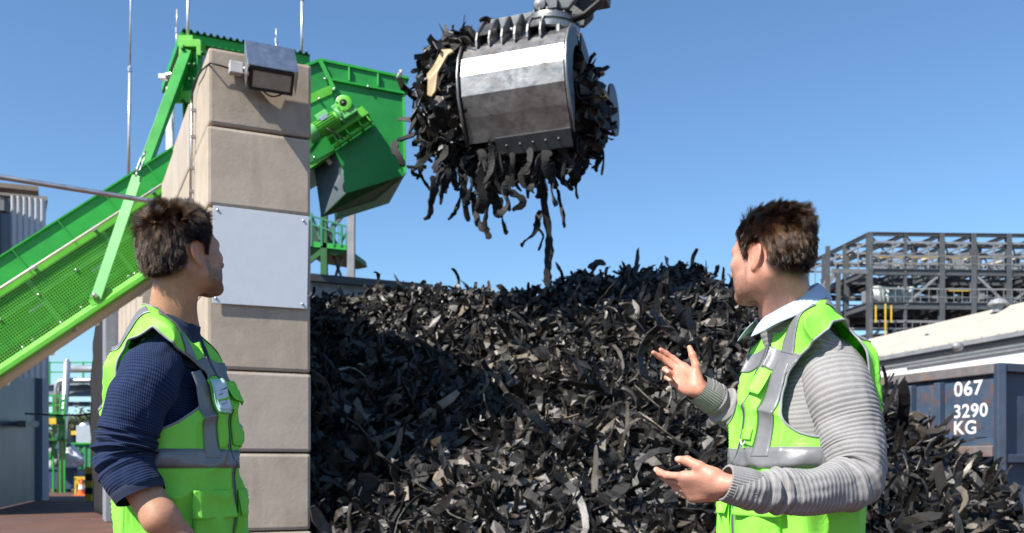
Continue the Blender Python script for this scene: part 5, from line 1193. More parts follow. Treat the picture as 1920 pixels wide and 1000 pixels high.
def hair_mat(name, melanin, red, rnd=.5):
    m = bpy.data.materials.new(name); t_ = nt(m); t_.nodes.remove(t_.nodes['Principled BSDF']); h = node(t_, 'ShaderNodeBsdfHairPrincipled'); h.parametrization = 'MELANIN'
    h.inputs['Melanin'].default_value = melanin; h.inputs['Melanin Redness'].default_value = red; h.inputs['Random Color'].default_value = rnd; h.inputs['Roughness'].default_value = .24; h.inputs['Radial Roughness'].default_value = .35; h.inputs['Random Roughness'].default_value = .3
    t_.links.new(h.outputs[0], t_.nodes['Material Output'].inputs[0]); return m
SC.cycles_curves.shape = 'RIBBONS' if hasattr(SC, 'cycles_curves') else 'RIBBONS'
# ------------------------------------------------- head
def head_sdf(q, lean=1.0):
    """q: points in head space (x forward, y left, z up)"""
    ay = np.abs(q[..., 1]); qs = np.stack([q[..., 0], ay, q[..., 2]], -1)
    d = d_ell(q, (-.010, 0, .026), (.098, .0765, .086)); d = smin(d, d_ell(q, (-.036, 0, .0), (.066, .066, .066)), .03)
    d = smin(d, d_ell(q, (.036, 0, -.030), (.056, .058, .072)), .03)
    d = smin(d, d_cap(qs, (.002, .054, -.066), (.066, .018, -.100), .017, .018), .028)
    d = smin(d, d_ell(qs, (.020, .035, -.060), (.05, .028, .045)), .03)
    d = smin(d, d_ell(q, (.074, 0, -.101), (.019, .024, .017)), .018)
    d = smin(d, d_ell(qs, (.052, .043, -.024), (.028, .022, .018)), .02)
    d = smin(d, d_cap(qs, (.082, .010, .014), (.068, .046, .012), .012, .010), .016)
    d = smax(d, -d_ell(qs, (.096, .031, -.006), (.016, .019, .012)), .014)
    d = smin(d, d_ell(qs, (.072, .031, -.006), (.0135, .0135, .0135)), .004)
    d = smin(d, d_cap(q, (.086, 0, .004), (.108, 0, -.036), .0075, .0105), .012); d = smin(d, d_ell(qs, (.097, .011, -.041), (.012, .008, .008)), .007)
    d = smin(d, d_ell(q, (.088, 0, -.070), (.012, .023, .0065)), .006); d = smin(d, d_ell(q, (.086, 0, -.080), (.012, .020, .007)), .006)
    d = smax(d, -d_ell(q, (.101, 0, -.0748), (.010, .022, .0018)), .003)
    # ears: a tilted dish with rim, hollow and lobe
    E = np.array([[.36, .93, 0.], [.0, 0, 0], [.0, 0, 0]]); ex = np.array([.90, -.40, .17]); ez = np.array([-.20, .0, .98]); ez -= ex * (ex @ ez) / (ex @ ex); ex /= np.linalg.norm(ex); ez /= np.linalg.norm(ez); ey = np.cross(ez, ex)
    RE = np.stack([ex, ey, ez]); ec = np.array([-.022, .0795, -.016])
    e = d_ell(qs, ec, (.0185, .0065, .031), RE); e = smax(e, -d_ell(qs, ec + ey * .0075 + ex * .002 - ez * .001, (.0125, .0065, .022), RE), .005)
    e = smin(e, d_ell(qs, ec + ey * .002 - ex * .003 - ez * .003, (.0045, .005, .016), RE), .004); e = smin(e, d_ell(qs, ec - ez * .026 + ex * .005, (.008, .005, .010), RE), .006)
    e = smin(e, d_ell(qs, ec + ex * .014 - ez * .006 + ey * .001, (.004, .004, .006)), .004)
    d = smin(d, e, .006)
    return d
def hair_zline(x):
    return np.interp(x, [-.12, -.085, -.062, -.048, -.040, -.028, -.012, .006, .012, .022, .032, .042, .058, .076, .10], [-.074, -.072, -.066, -.050, -.026, .008, .016, .008, -.014, -.014, .012, .036, .056, .072, .076])
def smooth01(x): x = np.clip(x, 0, 1); return x * x * (3 - 2 * x)
# ------------------------------------------------- hand (x to the fingertips, y to the thumb, z out of the palm)
def hand_chains(R, W, curl, spread, thumb, sc=1.0):
    """R rows x,y,z; W wrist; returns list of capsules in world space and nail points"""
    X, Y, Z = [np.asarray(a, float) for a in R]; W = np.asarray(W, float)
    def w(a, b, c): return W + (X * a + Y * b + Z * c) * sc
    caps = []; nails = []
    roots = [(.088, .0285, .000), (.092, .0095, .002), (.088, -.0095, .001), (.080, -.0275, -.002)]; ls = [(.044, .026, .022), (.049, .030, .023), (.045, .028, .023), (.035, .021, .020)]; rs = [(.0100, .0088, .0082, .0068), (.0102, .0090, .0083, .0070), (.0098, .0086, .0079, .0066), (.0086, .0076, .0070, .0060)]
    for k in range(4):
        p = w(*roots[k]); a = 0; sp = spread[k]
        base = w(.022, roots[k][1] * .72, -.001); caps.append((base, p, .0128 * sc, rs[k][0] * 1.16 * sc, .014))
        for j in range(3):
            a += math.radians(curl[k][j]); d = (X * math.cos(a) * math.cos(sp) + Y * math.sin(sp) * math.cos(a) + Z * math.sin(a)); q = p + d * ls[k][j] * sc
            caps.append((p, q, rs[k][j] * sc, rs[k][j + 1] * sc, .005)); 
            if j == 2: nails.append(q - d * .004 - (-X * math.sin(a) + Z * math.cos(a)) * rs[k][3])
            p = q
    t0 = w(.020, .022, .006); pts = [t0] + [w(*t_) for t_ in thumb]
    rr = [.0165, .0125, .0108, .0078]
    for j in range(3): caps.append((pts[j], pts[j + 1], rr[j] * sc, rr[j + 1] * sc, .010 if j == 0 else .005))
    dT = (pts[3] - pts[2]); dT /= np.linalg.norm(dT); side = np.cross(dT, Z); 
    nails.append(pts[3] - dT * .004 + (Y * .6 - Z * .8) / 1.0 * .007)
    return caps, nails, (X, Y, Z, W), sc
def hand_sdf(p, H):
    caps, nails, (X, Y, Z, W), sc = H; R = np.stack([X, Y, Z]); q = (p - W.astype(np.float32)) @ R.T.astype(np.float32) / np.float32(sc)
    d = d_box(q, (.052, .0, .0), (.042, .036, .0115), .0112); d = smin(d, d_ell(q, (.030, .024, .009), (.032, .017, .015)), .012); d = smin(d, d_ell(q, (.036, -.024, .007), (.036, .014, .014)), .012)
    d = smin(d, d_cap(q, (-.02, 0, 0), (.02, 0, 0), .0205, .024), .02); d = smax(d, -d_ell(q, (.055, -.002, .022), (.026, .020, .012)), .008) * sc
    for a, b, r0, r1, k in caps: d = smin(d, d_cap(p, a, b, r0, r1), k)
    return d
# ------------------------------------------------- the torso loft
class Torso:
    def __init__(s, rows, Yc, f, near, roll, sh_fwd, neck_tilt=.03):
        """rows: (py, px_back, px_front, half width) read off the silhouette at the figure's own distance"""
        s.f = np.array(f, float); s.n = np.array(near, float); s.Yc = Yc; s.sh = sh_fwd; s.tilt = neck_tilt; k = F / Yc; tb = []
        for py, b, fr, hw in rows:
            z = CZ + (HY - py) / k; X = ((b + fr) / 2 - 960) / k; half = abs(fr - b) / 2 / k; c2 = s.f[0] ** 2; a = math.sqrt(max(.0016, (half ** 2 - (1 - c2) * hw ** 2) / c2)); k_ = float(smooth01((1.24 - z) / .2)); a -= (.008 + .016 * k_) * min(1, a / .12); hw = hw - .010 * k_; tb.append((z, X, a, hw))
        s.tb = np.array(tb); s.zmin, s.zmax = s.tb[-1, 0], s.tb[0, 0]
    def rows(s, z):
        zz = s.tb[::-1, 0]; out = [np.interp(z, zz, s.tb[::-1, i]) for i in (1, 2, 3)]; e = .012; lo = [np.interp(z - e, zz, s.tb[::-1, i]) for i in (1, 2, 3)]; hi = [np.interp(z + e, zz, s.tb[::-1, i]) for i in (1, 2, 3)]
        return [(2 * a + b + c) / 4 for a, b, c in zip(out, lo, hi)]
    def pt(s, u, z, off=0.0, ex=2.15):
        """u = 0 front, +pi/2 on the near side"""
        X, a, b = s.rows(z); cu, su = np.cos(u), np.sin(u); xf = np.sign(cu) * np.abs(cu) ** (2 / ex) * (a + off); yl = np.sign(su) * np.abs(su) ** (2 / ex) * (b + off)
        top = smooth01((z - 1.36) / .12); xf2 = xf + s.sh * np.minimum(1, (yl / .17) ** 2) * top * np.where(yl > 0, 1.0, .1)
        zz = z - s.tilt * np.cos(u) * smooth01((z - (s.zmax - .06)) / .06)
        return np.stack([X + s.f[0] * xf2 + s.n[0] * yl, s.Yc + s.f[1] * xf2 + s.n[1] * yl, zz], -1), xf2, yl
    def wp(s, u, z, off=0.0, fold=1.0):
        """with cloth folds"""
        p, xf, yl = s.pt(u, z, 0.0); e = 1e-3; du = s.pt(u + e, z)[0] - s.pt(u - e, z)[0]; dz = s.pt(u, z + e)[0] - s.pt(u, z - e)[0]
        n = np.cross(du, dz); n /= np.linalg.norm(n, axis=-1)[..., None] + 1e-9; c = np.stack([s.rows(z)[0], np.full_like(z, s.Yc), z], -1); fl = np.sign(((p - c) * n).sum(-1)); n = n * np.where(fl == 0, 1, fl)[..., None]
        lo = np.stack([xf * 7, yl * 7, z * 3.2], -1); d = .0075 * fbm(lo + 3.1, 3, 4) ; r = 1 - np.abs(vnoise(np.stack([xf * 9 + z * 6, yl * 9, z * 5 - xf * 6], -1), 8)); d = d + .017 * (np.clip(r, 0, 1) ** 6 - .18)
        low = smooth01((1.12 - z) / .2); d = d + low * .009 * np.sin(u * 7 + 2.2 * vnoise(np.stack([u * 1.3, z * 4, u * 0], -1), 3) + z * 6)
        top = smooth01((z - 1.44) / .05); d = d * (1 - .75 * top) * s.foldk(xf, yl, z)
        return p + n * (d * fold + off)[..., None], n, xf, yl
    def foldk(s, xf, yl, z): return 1.0
    def uz_for(s, lat, z, back=False):
        """angle whose lateral offset is lat at height z"""
        b = s.rows(z)[2]; r = np.clip(np.abs(lat) / b, 0, 1) ** (2.15 / 2); u = np.arcsin(r); u = np.where(back, np.pi - u, u); return np.where(lat < 0, -u, u)
def loops_of(faces):
    from collections import Counter, defaultdict
    c = Counter()
    for f in faces:
        for i in range(len(f)): a, b = f[i], f[(i + 1) % len(f)]; c[(min(a, b), max(a, b))] += 1
    adj = defaultdict(list)
    for (a, b), k in c.items():
        if k == 1: adj[a].append(b); adj[b].append(a)
    out = []; seen = set()
    for st in list(adj):
        if st in seen: continue
        loop = [st]; seen.add(st); cur = st
        while True:
            nx = [x for x in adj[cur] if x not in seen]
            if not nx: break
            cur = nx[0]; seen.add(cur); loop.append(cur)
        if len(loop) > 12: out.append(loop)
    return out
def polar_table(poly, c):
    poly = np.array(poly) - c; a = np.arctan2(poly[:, 1], poly[:, 0]); r = np.hypot(poly[:, 0], poly[:, 1]); o = np.argsort(a); a, r = a[o], r[o]
    return np.concatenate([a - 2 * np.pi, a, a + 2 * np.pi]), np.concatenate([r, r, r])
def make_vest(T, par, arm_c, arm_poly, vz, nu=300, nv=210, z0=.80, z1=None, neckw=.078, vpow=1.0):
    z1 = z1 or T.zmax; off = np.array(par.location); ta, tr = polar_table(arm_poly, np.array(arm_c))
    u = np.linspace(-np.pi, np.pi, nu, endpoint=False); zz = z0 + (z1 - z0) * np.linspace(0, 1, nv) ; U, Z = np.meshgrid(u, zz, indexing='ij')
    p, n, xf, yl = T.wp(U, Z)
    def gfun(xf, yl, z):
        a = np.arctan2(z - arm_c[1], xf - arm_c[0]); R_ = np.interp(a, ta, tr); g = np.hypot(xf - arm_c[0], z - arm_c[1]) - R_; g = np.where(np.abs(yl) > .05, g, .05)
        vn = np.abs(yl) - neckw * np.clip((z - vz) / (z1 - .01 - vz), 0, 2) ** vpow ; vn = np.where((xf > .0) & (z > vz), vn, .05); return np.minimum(g, vn)
    T.gfun = gfun; g = gfun(xf, yl, Z); idx = np.arange(nu * nv).reshape(nu, nv); nx = np.roll(idx, -1, 0)
    q = np.stack([idx[:, :-1], nx[:, :-1], nx[:, 1:], idx[:, 1:]], -1).reshape(-1, 4); gf = g.reshape(-1); pos = gf[q] > 0; q = q[pos.sum(1) >= 2]
    V_ = p.reshape(-1, 3).copy(); neg = np.unique(q[gf[q] <= 0])
    for vi in neg:      # slide outside vertices onto the cut line
        i, j = divmod(int(vi), nv); best = None
        for di, dj in ((1, 0), (-1, 0), (0, 1), (0, -1), (1, 1), (1, -1), (-1, 1), (-1, -1)):
            a, b = (i + di) % nu, j + dj
            if 0 <= b < nv and g[a, b] > 0:
                t_ = g[a, b] / (g[a, b] - g[i, j]); dd = np.linalg.norm(p[a, b] - p[i, j]) * (1 - t_)
                if best is None or dd < best[0]: best = (dd, p[a, b] + (p[i, j] - p[a, b]) * t_)
        if best: V_[vi] = best[1]
    used = np.unique(q); rm = np.full(len(V_), -1); rm[used] = np.arange(len(used)); V_ = V_[used]; q = rm[q]
    lps = loops_of(q.tolist())
    for lp in lps:
        for _ in range(6): P_ = V_[lp]; V_[lp] = .5 * P_ + .25 * (np.roll(P_, 1, 0) + np.roll(P_, -1, 0)) if True else P_
    a0, a1, a2 = V_[q[:, 0]], V_[q[:, 1]], V_[q[:, 2]]; fc = (a0 + a1 + a2) / 3; ax_ = np.stack([T.rows(fc[:, 2])[0], np.full(len(fc), T.Yc), fc[:, 2]], -1)
    if (np.cross(a1 - a0, a2 - a0) * (fc - ax_)).sum(1).mean() < 0: q = q[:, ::-1]
    o = npmesh('safety_vest', V_, q, M['vest'], par, True, off); md = o.modifiers.new('cloth', 'SOLIDIFY'); md.thickness = .0025; md.offset = -1
    o.parent = par
    for lp in lps:
        m = MB(); P_ = V_[lp]; st = max(1, len(lp) // 160); pts = [Vector(x) for x in P_[::st]]; pts.append(pts[0]); m.tube(pts, .0034, 6, cap=False)
        sub(m, 'piping', M['pipe'], o)
    return o
def sub(m, name, mat, parent, **k):
    o = m.build(name, mat, None, **({'smooth': True} | k)); off = parent.parent.location if parent.parent else Vector((0, 0, 0)); o.data.transform(Matrix.Translation(-Vector(off))); o.parent = parent; return o
def patch(T, u0z0, nu, nv, off, thick, fn, name, mat, parent, fold=1.0, round_=True, clip=False):
    """cloth patch: fn(s,t) -> (u,z) on the torso"""
    s_, t_ = np.meshgrid(np.linspace(0, 1, nu), np.linspace(0, 1, nv), indexing='ij'); u, z = fn(s_, t_); p, n, xf_, yl_ = T.wp(u, z, 0, fold); o_ = off(s_, t_) if callable(off) else off
    p = p + n * (np.asarray(o_) * np.ones_like(s_))[..., None]; idx = np.arange(nu * nv).reshape(nu, nv); f = np.stack([idx[:-1, :-1], idx[1:, :-1], idx[1:, 1:], idx[:-1, 1:]], -1).reshape(-1, 4)
    if clip: gg = T.gfun(xf_, yl_, z).reshape(-1); f = f[(gg[f] > -.001).all(1)]
    offp = parent.parent.location; o = npmesh(name, p.reshape(-1, 3), f, mat, None, True, np.array(offp)); o.parent = parent
    # outward normals
    bm = bmesh.new(); bm.from_mesh(o.data); bm.faces.ensure_lookup_table(); fc = bm.faces[len(bm.faces) // 2]; c = np.array(fc.calc_center_median()) + np.array(offp); ax_ = np.array([T.rows(np.array([c[2]]))[0][0], T.Yc, c[2]])
    if np.dot(np.array(fc.normal), c - ax_) < 0: bmesh.ops.reverse_faces(bm, faces=bm.faces[:])
    bm.to_mesh(o.data); bm.free(); md = o.modifiers.new('cloth', 'SOLIDIFY'); md.thickness = thick; md.offset = 1; return o
def dress_vest(T, v, side=1, badge=False, ring=False, vz=1.42, pocket_z=(1.045, .97, .83), chest_pocket=True):
    TW = .025
    zb = lambda lat: 1.392 - .26 * np.abs(lat)
    # waist band all round, chest band on the front, shoulder tapes
    patch(T, 0, 260, 5, .0022, .0010, lambda s, t: (s * 2 * np.pi - np.pi, 1.128 + (t - .5) * 2 * TW), 'reflective_tape', M['tape'], v)
    for sg in (1, -1):
        def cb(s, t, sg=sg):
            lat = .012 + s * .192; z = zb(lat) + (t - .5) * 2 * TW; return T.uz_for(lat * sg, z), z
        patch(T, 0, 110, 14, .0024, .0010, cb, 'reflective_tape', M['tape'], v, clip=True)
        def sv(s, t, sg=sg):      # over the shoulder and down the front
            lat = .108 + (t - .5) * .046; zt = np.interp(lat, T.tb[:6, 3], T.tb[:6, 0]) - .0015; z = zb(lat) + .02 + (zt - zb(lat) - .02) * (1 - (1 - s) ** 1.6); return T.uz_for(lat * sg, z), z
        patch(T, 0, 60, 7, .0026, .0010, sv, 'reflective_tape', M['tape'], v, clip=True)
        def lv(s, t, sg=sg): lat = .108 + (t - .5) * .046; z = 1.13 + s * (zb(lat) - 1.13); return T.uz_for(lat * sg, z), z
        patch(T, 0, 60, 7, .0030, .0010, lv, 'reflective_tape', M['tape'], v)
        def bv(s, t, sg=sg): lat = .108 + (t - .5) * .046; zt = np.interp(lat, T.tb[:6, 3], T.tb[:6, 0]) - .0015; z = 1.13 + (zt - 1.13) * (1 - (1 - s) ** 1.6); return T.uz_for(lat * sg, z, True), z
        patch(T, 0, 90, 7, .0026, .0010, bv, 'reflective_tape', M['tape'], v, clip=True)
        # lower pocket with flap
        pz0, pz1, pz2 = pocket_z
        def pk(s, t, sg=sg): lat = .035 + s * .125; z = pz0 - .004 - t * (pz0 - pz2); return T.uz_for(lat * sg, z), z
        patch(T, 0, 26, 30, lambda s, t: .002 + .012 * np.sin(np.pi * s) ** .5 * np.clip(t * 3, 0, 1) * np.clip((1 - t) * 14, .1, 1) + .004 * np.sin(s * 9 + t * 7), .0016, pk, 'pocket', M['vest'], v)
        def pf_(s, t, sg=sg): lat = .031 + s * .133; z = pz0 - t * (pz0 - pz1); return T.uz_for(lat * sg, z), z
        fo = patch(T, 0, 26, 14, lambda s, t: .004 + .014 * t ** 1.3 + .002 * np.sin(s * 8), .002, pf_, 'pocket_flap', M['vest'], v)
    # zip
    patch(T, 0, 9, 120, .0012, .0012, lambda s, t: (T.uz_for((s - .5) * .022, .80 + t * (vz - .80 - .004)), .80 + t * (vz - .804)), 'zip', M['zip'], v)
    patch(T, 0, 4, 120, .0024, .002, lambda s, t: (T.uz_for((s - .5) * .006, .80 + t * (vz - .80 - .004)), .80 + t * (vz - .804)), 'zip_teeth', M['gdark'], v)
    for sg in (1, -1):
        if sg * side < 0 and ring: continue
        def cp_(s, t, sg=sg): lat = .020 + s * .062; z = 1.345 - .25 * lat - t * .17; return T.uz_for(lat * sg, z), z
        patch(T, 0, 16, 30, lambda s, t: .0035 + .007 * np.sin(np.pi * s) ** .6 * np.clip(t * 4, 0, 1) * np.clip((1 - t) * 9, .1, 1), .0016, cp_, 'chest_pocket', M['vest'], v)
        def cf_(s, t, sg=sg): lat = .017 + s * .068; z = 1.362 - .25 * lat - t * .062; return T.uz_for(lat * sg, z), z
        patch(T, 0, 16, 12, lambda s, t: .005 + .018 * t ** 1.4, .002, cf_, 'pocket_flap', M['vest'], v)
    if ring:
        p, n, _, _ = T.wp(T.uz_for(np.array([.052]) * side, np.array([1.172])), np.array([1.172]), .014); p = Vector(p[0]); n = Vector(n[0]); tz = V(0, 0, 1); tx = n.cross(tz).normalized()
        pts = [p + (tx * math.cos(a) * .011 + tz * math.sin(a) * .014) for a in [math.pi * (1.0 + i / 10) for i in range(11)]]; m = MB(); m.tube(pts, .0024, 6); sub(m, 'ring', pm('white_ring', (.75, .75, .75), .4, bump=0), v)
        patch(T, 0, 10, 8, .012, .002, lambda s, t: (T.uz_for((.028 + s * .05) * side, 1.198 - t * .028), 1.198 - t * .028), 'ring_tab', M['vest'], v)
    if badge:
        bz = 1.352
        patch(T, 0, 10, 14, .020, .0012, lambda s, t: (T.uz_for((.035 + s * .058) * side, bz - .25 * .06 - t * .088 + .0 * s), bz - .25 * .06 - t * .088), 'badge_pocket', pm('clear_badge_pocket', (.45, .75, .66), .15, bump=.02), v, fold=1)
        patch(T, 0, 8, 12, .0222, .0008, lambda s, t: (T.uz_for((.040 + s * .048) * side, bz - .02 - t * .074), bz - .02 - t * .074), 'badge_card', pm('badge_card', (.62, .70, .76), .25, var=.06, bump=0), v)
        for k_, (a, b, l_, w_) in enumerate(((.25, .2, .4, .02), (.5, .38, .3, .03), (.3, .55, .12, .05), (.35, .72, .4, .02))):
            patch(T, 0, 8, 4, .0236, .0004, lambda s, t: (T.uz_for((.040 + (a + s * l_) * .048) * side, bz - .02 - (b + t * w_) * .074 - s * .006), bz - .02 - (b + t * w_) * .074 - s * .006), 'pen_stroke', pm('ink', (.06, .08, .16), .5, bump=0), v)
def grow_hair(name, par, O, R, n, mat, style, seed, hsc=1.0):
    g = np.random.default_rng(seed); O = np.asarray(O, float); R = np.asarray(R, float); pts = []
    while sum(len(x) for x in pts) < n:
        d = g.normal(size=(4000, 3)); d /= np.linalg.norm(d, axis=1)[:, None]; p = d * np.array([.098, .078, .09]) + np.array([-.012, 0, .02])
        for _ in range(6):
            f0 = head_core(p); p = p - d * f0[:, None] * .9
        zl = hair_zline(p[:, 0]) + g.normal(size=len(p)) * .004; k = p[:, 2] > zl; k &= ~((np.abs(p[:, 1]) > .066) & (p[:, 0] > -.045) & (p[:, 0] < .012) & (p[:, 2] < .016))
        pts.append(p[k])
    p = np.concatenate(pts)[:n]; e = .004
    def nrm(p): gr = np.stack([head_core(p + np.array(o) * e) - head_core(p - np.array(o) * e) for o in ((1., 0, 0), (0, 1., 0), (0, 0, 1.))], -1); return gr / (np.linalg.norm(gr, axis=1)[:, None] + 1e-9)
    nn = nrm(p); zl = hair_zline(p[:, 0]); hgt = np.clip((p[:, 2] - zl) / .1, 0, 1); top = smooth01((p[:, 2] - .045) / .045); back = smooth01((-.03 - p[:, 0]) / .05)
    ln, flow, lift, wav = style(p, nn, top, back, g); ln = ln * (.35 + .65 * smooth01((p[:, 2] - zl) / .04)); K = 7; out = np.empty((n, K, 3)); out[:, 0] = p - nn * .001; d = nn * lift[:, None] + flow; d /= np.linalg.norm(d, axis=1)[:, None]; cur = p.copy(); st = (ln / (K - 1))[:, None]
    # strands group into locks
    lk = np.floor(p * np.array([85, 85, 85]) / style.lock).astype(int); hsh = (lk[:, 0] * 73856093 ^ lk[:, 1] * 19349663 ^ lk[:, 2] * 83492791) & 0xffff; lr = np.random.default_rng(seed + 1).normal(size=(65536, 3)); lkd = lr[hsh]
    for k in range(1, K):
        d = d + flow * .45 + lkd * wav[:, None] * (.5 + .5 * k / K) + g.normal(size=(n, 3)) * .05; d /= np.linalg.norm(d, axis=1)[:, None]; cur = cur + d * st
        sd = head_core(cur); mn = .0022 + .0012 * k; push = np.clip(mn - sd, 0, .02); cur = cur + nrm(cur) * push[:, None]; out[:, k] = cur
    w_ = out.reshape(-1, 3) * hsc @ R + O - np.array(par.location)
    cu = bpy.data.hair_curves.new(name); cu.add_curves([K] * n); cu.attributes['position'].data.foreach_set('vector', w_.astype(np.float32).ravel())
    ra = cu.attributes.get('radius') or cu.attributes.new('radius', 'FLOAT', 'POINT'); rad = np.tile(np.linspace(1, .25, K) * style.rad, n).astype(np.float32); ra.data.foreach_set('value', rad)
    cu.materials.append(mat); o = bpy.data.objects.new(name, cu); COL.objects.link(o); o.parent = par; return o
def head_core(q):
    q = np.asarray(q); d = d_ell(q, (-.010, 0, .026), (.098, .0765, .086)); d = smin(d, d_ell(q, (-.036, 0, .0), (.066, .066, .066)), .03); return smin(d, d_ell(q, (.036, 0, -.030), (.056, .058, .072)), .03)
def build_body(name, par, O, R, neck, chest, arms, hands, box, h, mat, beard, hs=None, hsc=1.0):
    """one continuous skin: head, neck, chest, arms and hands"""
    O = np.asarray(O, np.float32); R = np.asarray(R, np.float32)
    def fn(p):
        q = (p - O) @ R.T / np.float32(hsc); d = head_sdf(q) * hsc
        nk = 1e9
        for a, b, r0, r1 in neck: nk = smin(nk, d_cap(p, a, b, r0, r1), .03) if not isinstance(nk, float) else d_cap(p, a, b, r0, r1)
        d = smin(d, nk, .022)
        for c, r in chest: d = smin(d, d_ell(p, c, r), .06)
        for a, b, r0, r1 in arms: d = smin(d, d_cap(p, a, b, r0, r1), .02)
        for H in hands: d = smin(d, hand_sdf(p, H), .012)
        return d
    vs, fs = surf_nets(fn, box[0], box[1], h); ob = npmesh(name, vs, fs, mat, par, True, np.array(par.location))
    q = (vs - O) @ R.T / hsc; col = np.tile(np.array(SKIN if hs is None else hs, float), (len(vs), 1)); x, y, z = q.T
    inhead = (z > -.14) & (np.abs(y) < .1) & (np.abs(x) < .14)
    hm = smooth01((z - hair_zline(x)) / .030 + .5) * inhead * (z > -.09) * ~((np.abs(y) > .071) & (x > -.048) & (x < .016) & (z < .02)); col = col * (1 - hm[:, None] * .9) + np.array([.03, .02, .015]) * hm[:, None] * .9
    bd = smooth01((x - .0) / .03) * smooth01((-.045 - z + .35 * np.clip(x - .05, 0, 1)) / .02) * smooth01((z + .135) / .02) * inhead; side_ = smooth01((x - .004) / .012) * smooth01((.030 - x) / .015) * smooth01((-.02 - z) / .02) * (z > -.08) * inhead
    nzb = .6 + .4 * vnoise(vs * 700, 3); bm_ = np.clip(np.maximum(bd, side_) * beard * nzb, 0, .8); col = col * (1 - bm_[:, None]) + np.array([.06, .042, .034]) * bm_[:, None]
    lip = (np.hypot((z + .0755) / .011, y / .024) < 1) & (x > .08) & inhead; col[lip] = [.42, .17, .14]
    red = np.exp(-(((x + .02) / .03) ** 2 + ((np.abs(y) - .085) / .012) ** 2 + ((z + .015) / .04) ** 2)) * inhead; col = col * (1 + red[:, None] * np.array([.25, -.05, -.08]))
    for sg in (-1, 1):
        e = np.linalg.norm(q - np.array([.0725, sg * .031, -.006]), axis=1) < .0147; col[e & (x > .079)] = [.7, .68, .65]; i_ = np.hypot(y - sg * .031, z + .006) < .0055; col[e & i_ & (x > .079)] = [.06, .04, .03]
        bw = (np.hypot((z - .014 - .0) / .006, (np.abs(y) - .03) / .022) < 1) & (x > .06) & inhead; col[bw] = [.04, .028, .02]
    for H in hands:
        for npt in H[1]:
            dn = np.linalg.norm(vs - npt, axis=1); k = smooth01((.0085 - dn) / .003); col = col * (1 - k[:, None]) + np.array([.62, .40, .33]) * k[:, None]
        pal = (vs - H[2][3]) @ np.stack(H[2][:3]).T; k = smooth01(pal[:, 2] / .012) * (np.linalg.norm(vs - H[2][3], axis=1) < .2); col = col * (1 + k[:, None] * np.array([.10, -.02, -.04]))
    setattr_col(ob, 'skin', col); return ob
SKIN = (.47, .255, .165)
def sleeve(name, par, pts, radii, mat, rings, seg, disp, extra=None, flat=None):
    parts = []; v, f, s, ph, c, T = tube_loft(pts, radii, rings, seg, flat, disp); return v, f, s, ph
def knit_mesh(name, par, pieces, mats):
    """pieces: (verts, quads, s, p, material index)"""
    V_ = []; Fq = []; S_ = []; P_ = []; MI = []; o_ = 0
    for v, f, s, p, mi in pieces: V_.append(v); Fq.append(f + o_); S_.append(s); P_.append(p); MI.append(np.full(len(f), mi)); o_ += len(v)
    ob = npmesh(name, np.concatenate(V_), np.concatenate(Fq), mats, par, True, np.array(par.location)); setattr_f(ob, 'ks', np.concatenate(S_)); setattr_f(ob, 'kp', np.concatenate(P_)); ob.data.polygons.foreach_set('material_index', np.concatenate(MI).astype(np.int32)); return ob
def torso_piece(T, off, z0, z1, nu=160, nv=120, mi=0, topz=None):
    u = np.linspace(-np.pi, np.pi, nu, endpoint=False); z = np.linspace(z0, z1, nv); U, Z = np.meshgrid(u, z, indexing='ij'); p, n, xf, yl = T.wp(U, Z, off, .5); idx = np.arange(nu * nv).reshape(nu, nv); nx = np.roll(idx, -1, 0)
    f = np.stack([idx[:, :-1], nx[:, :-1], nx[:, 1:], idx[:, 1:]], -1).reshape(-1, 4); return p.reshape(-1, 3), f, Z.reshape(-1), (U * .17).reshape(-1), mi
def legs(par, hip, f, near, col, stance=.0):
    """trousers and shoes down to the ground"""
    hip = np.array(hip, float); f = np.array([f[0], f[1], 0.]); n = np.array([near[0], near[1], 0.])
    hj = [hip + n * s * .085 + f * 0 for s in (1, -1)]; kn = [hip + n * s * .11 + f * (.03 + stance * s) + np.array([0, 0, -hip[2] + .50]) for s in (1, -1)]; an = [hip + n * s * .12 + f * (-.02 + stance * s * 1.4) + np.array([0, 0, -hip[2] + .09]) for s in (1, -1)]
    def fn(p):
        d = d_ell(p, hip + np.array([0, 0, .0]), (.128, .150, .14))
        for a, b, c in zip(hj, kn, an): d = smin(d, smin(d_cap(p, a, b, .080, .068), d_cap(p, b, c, .072, .062), .03), .05)
        return d + .004 * np.sin(p[..., 2] * 60 + p[..., 0] * 20)
    lo = hip + np.array([-.4, -.4, -hip[2] + .02]); hi = hip + np.array([.4, .4, .22]); v, q = surf_nets(fn, lo, hi, .012); npmesh('trousers', v, q, M['trousers'], par, True, np.array(par.location))
    for a in an:
        def fs(p, a=a):
            t_ = a + f * .12 + np.array([0, 0, -.055]); d = d_cap(p, a + np.array([0, 0, -.045]) - f * .03, t_, .042, .038); d = smin(d, d_cap(p, a, a + np.array([0, 0, .03]), .05, .048), .03); return smax(d, -(p[..., 2] - .001), .004)
        v, q = surf_nets(fs, a + np.array([-.3, -.3, -.1]), a + np.array([.3, .3, .1]), .009); npmesh('shoe', v, q, M['shoe'], par, True, np.array(par.location))
def xyz(px, py, Y): return np.array(P(px, py, Y)[:])
def blob(s, ph, s0, w): return np.exp(-((s - s0) / w) ** 2)
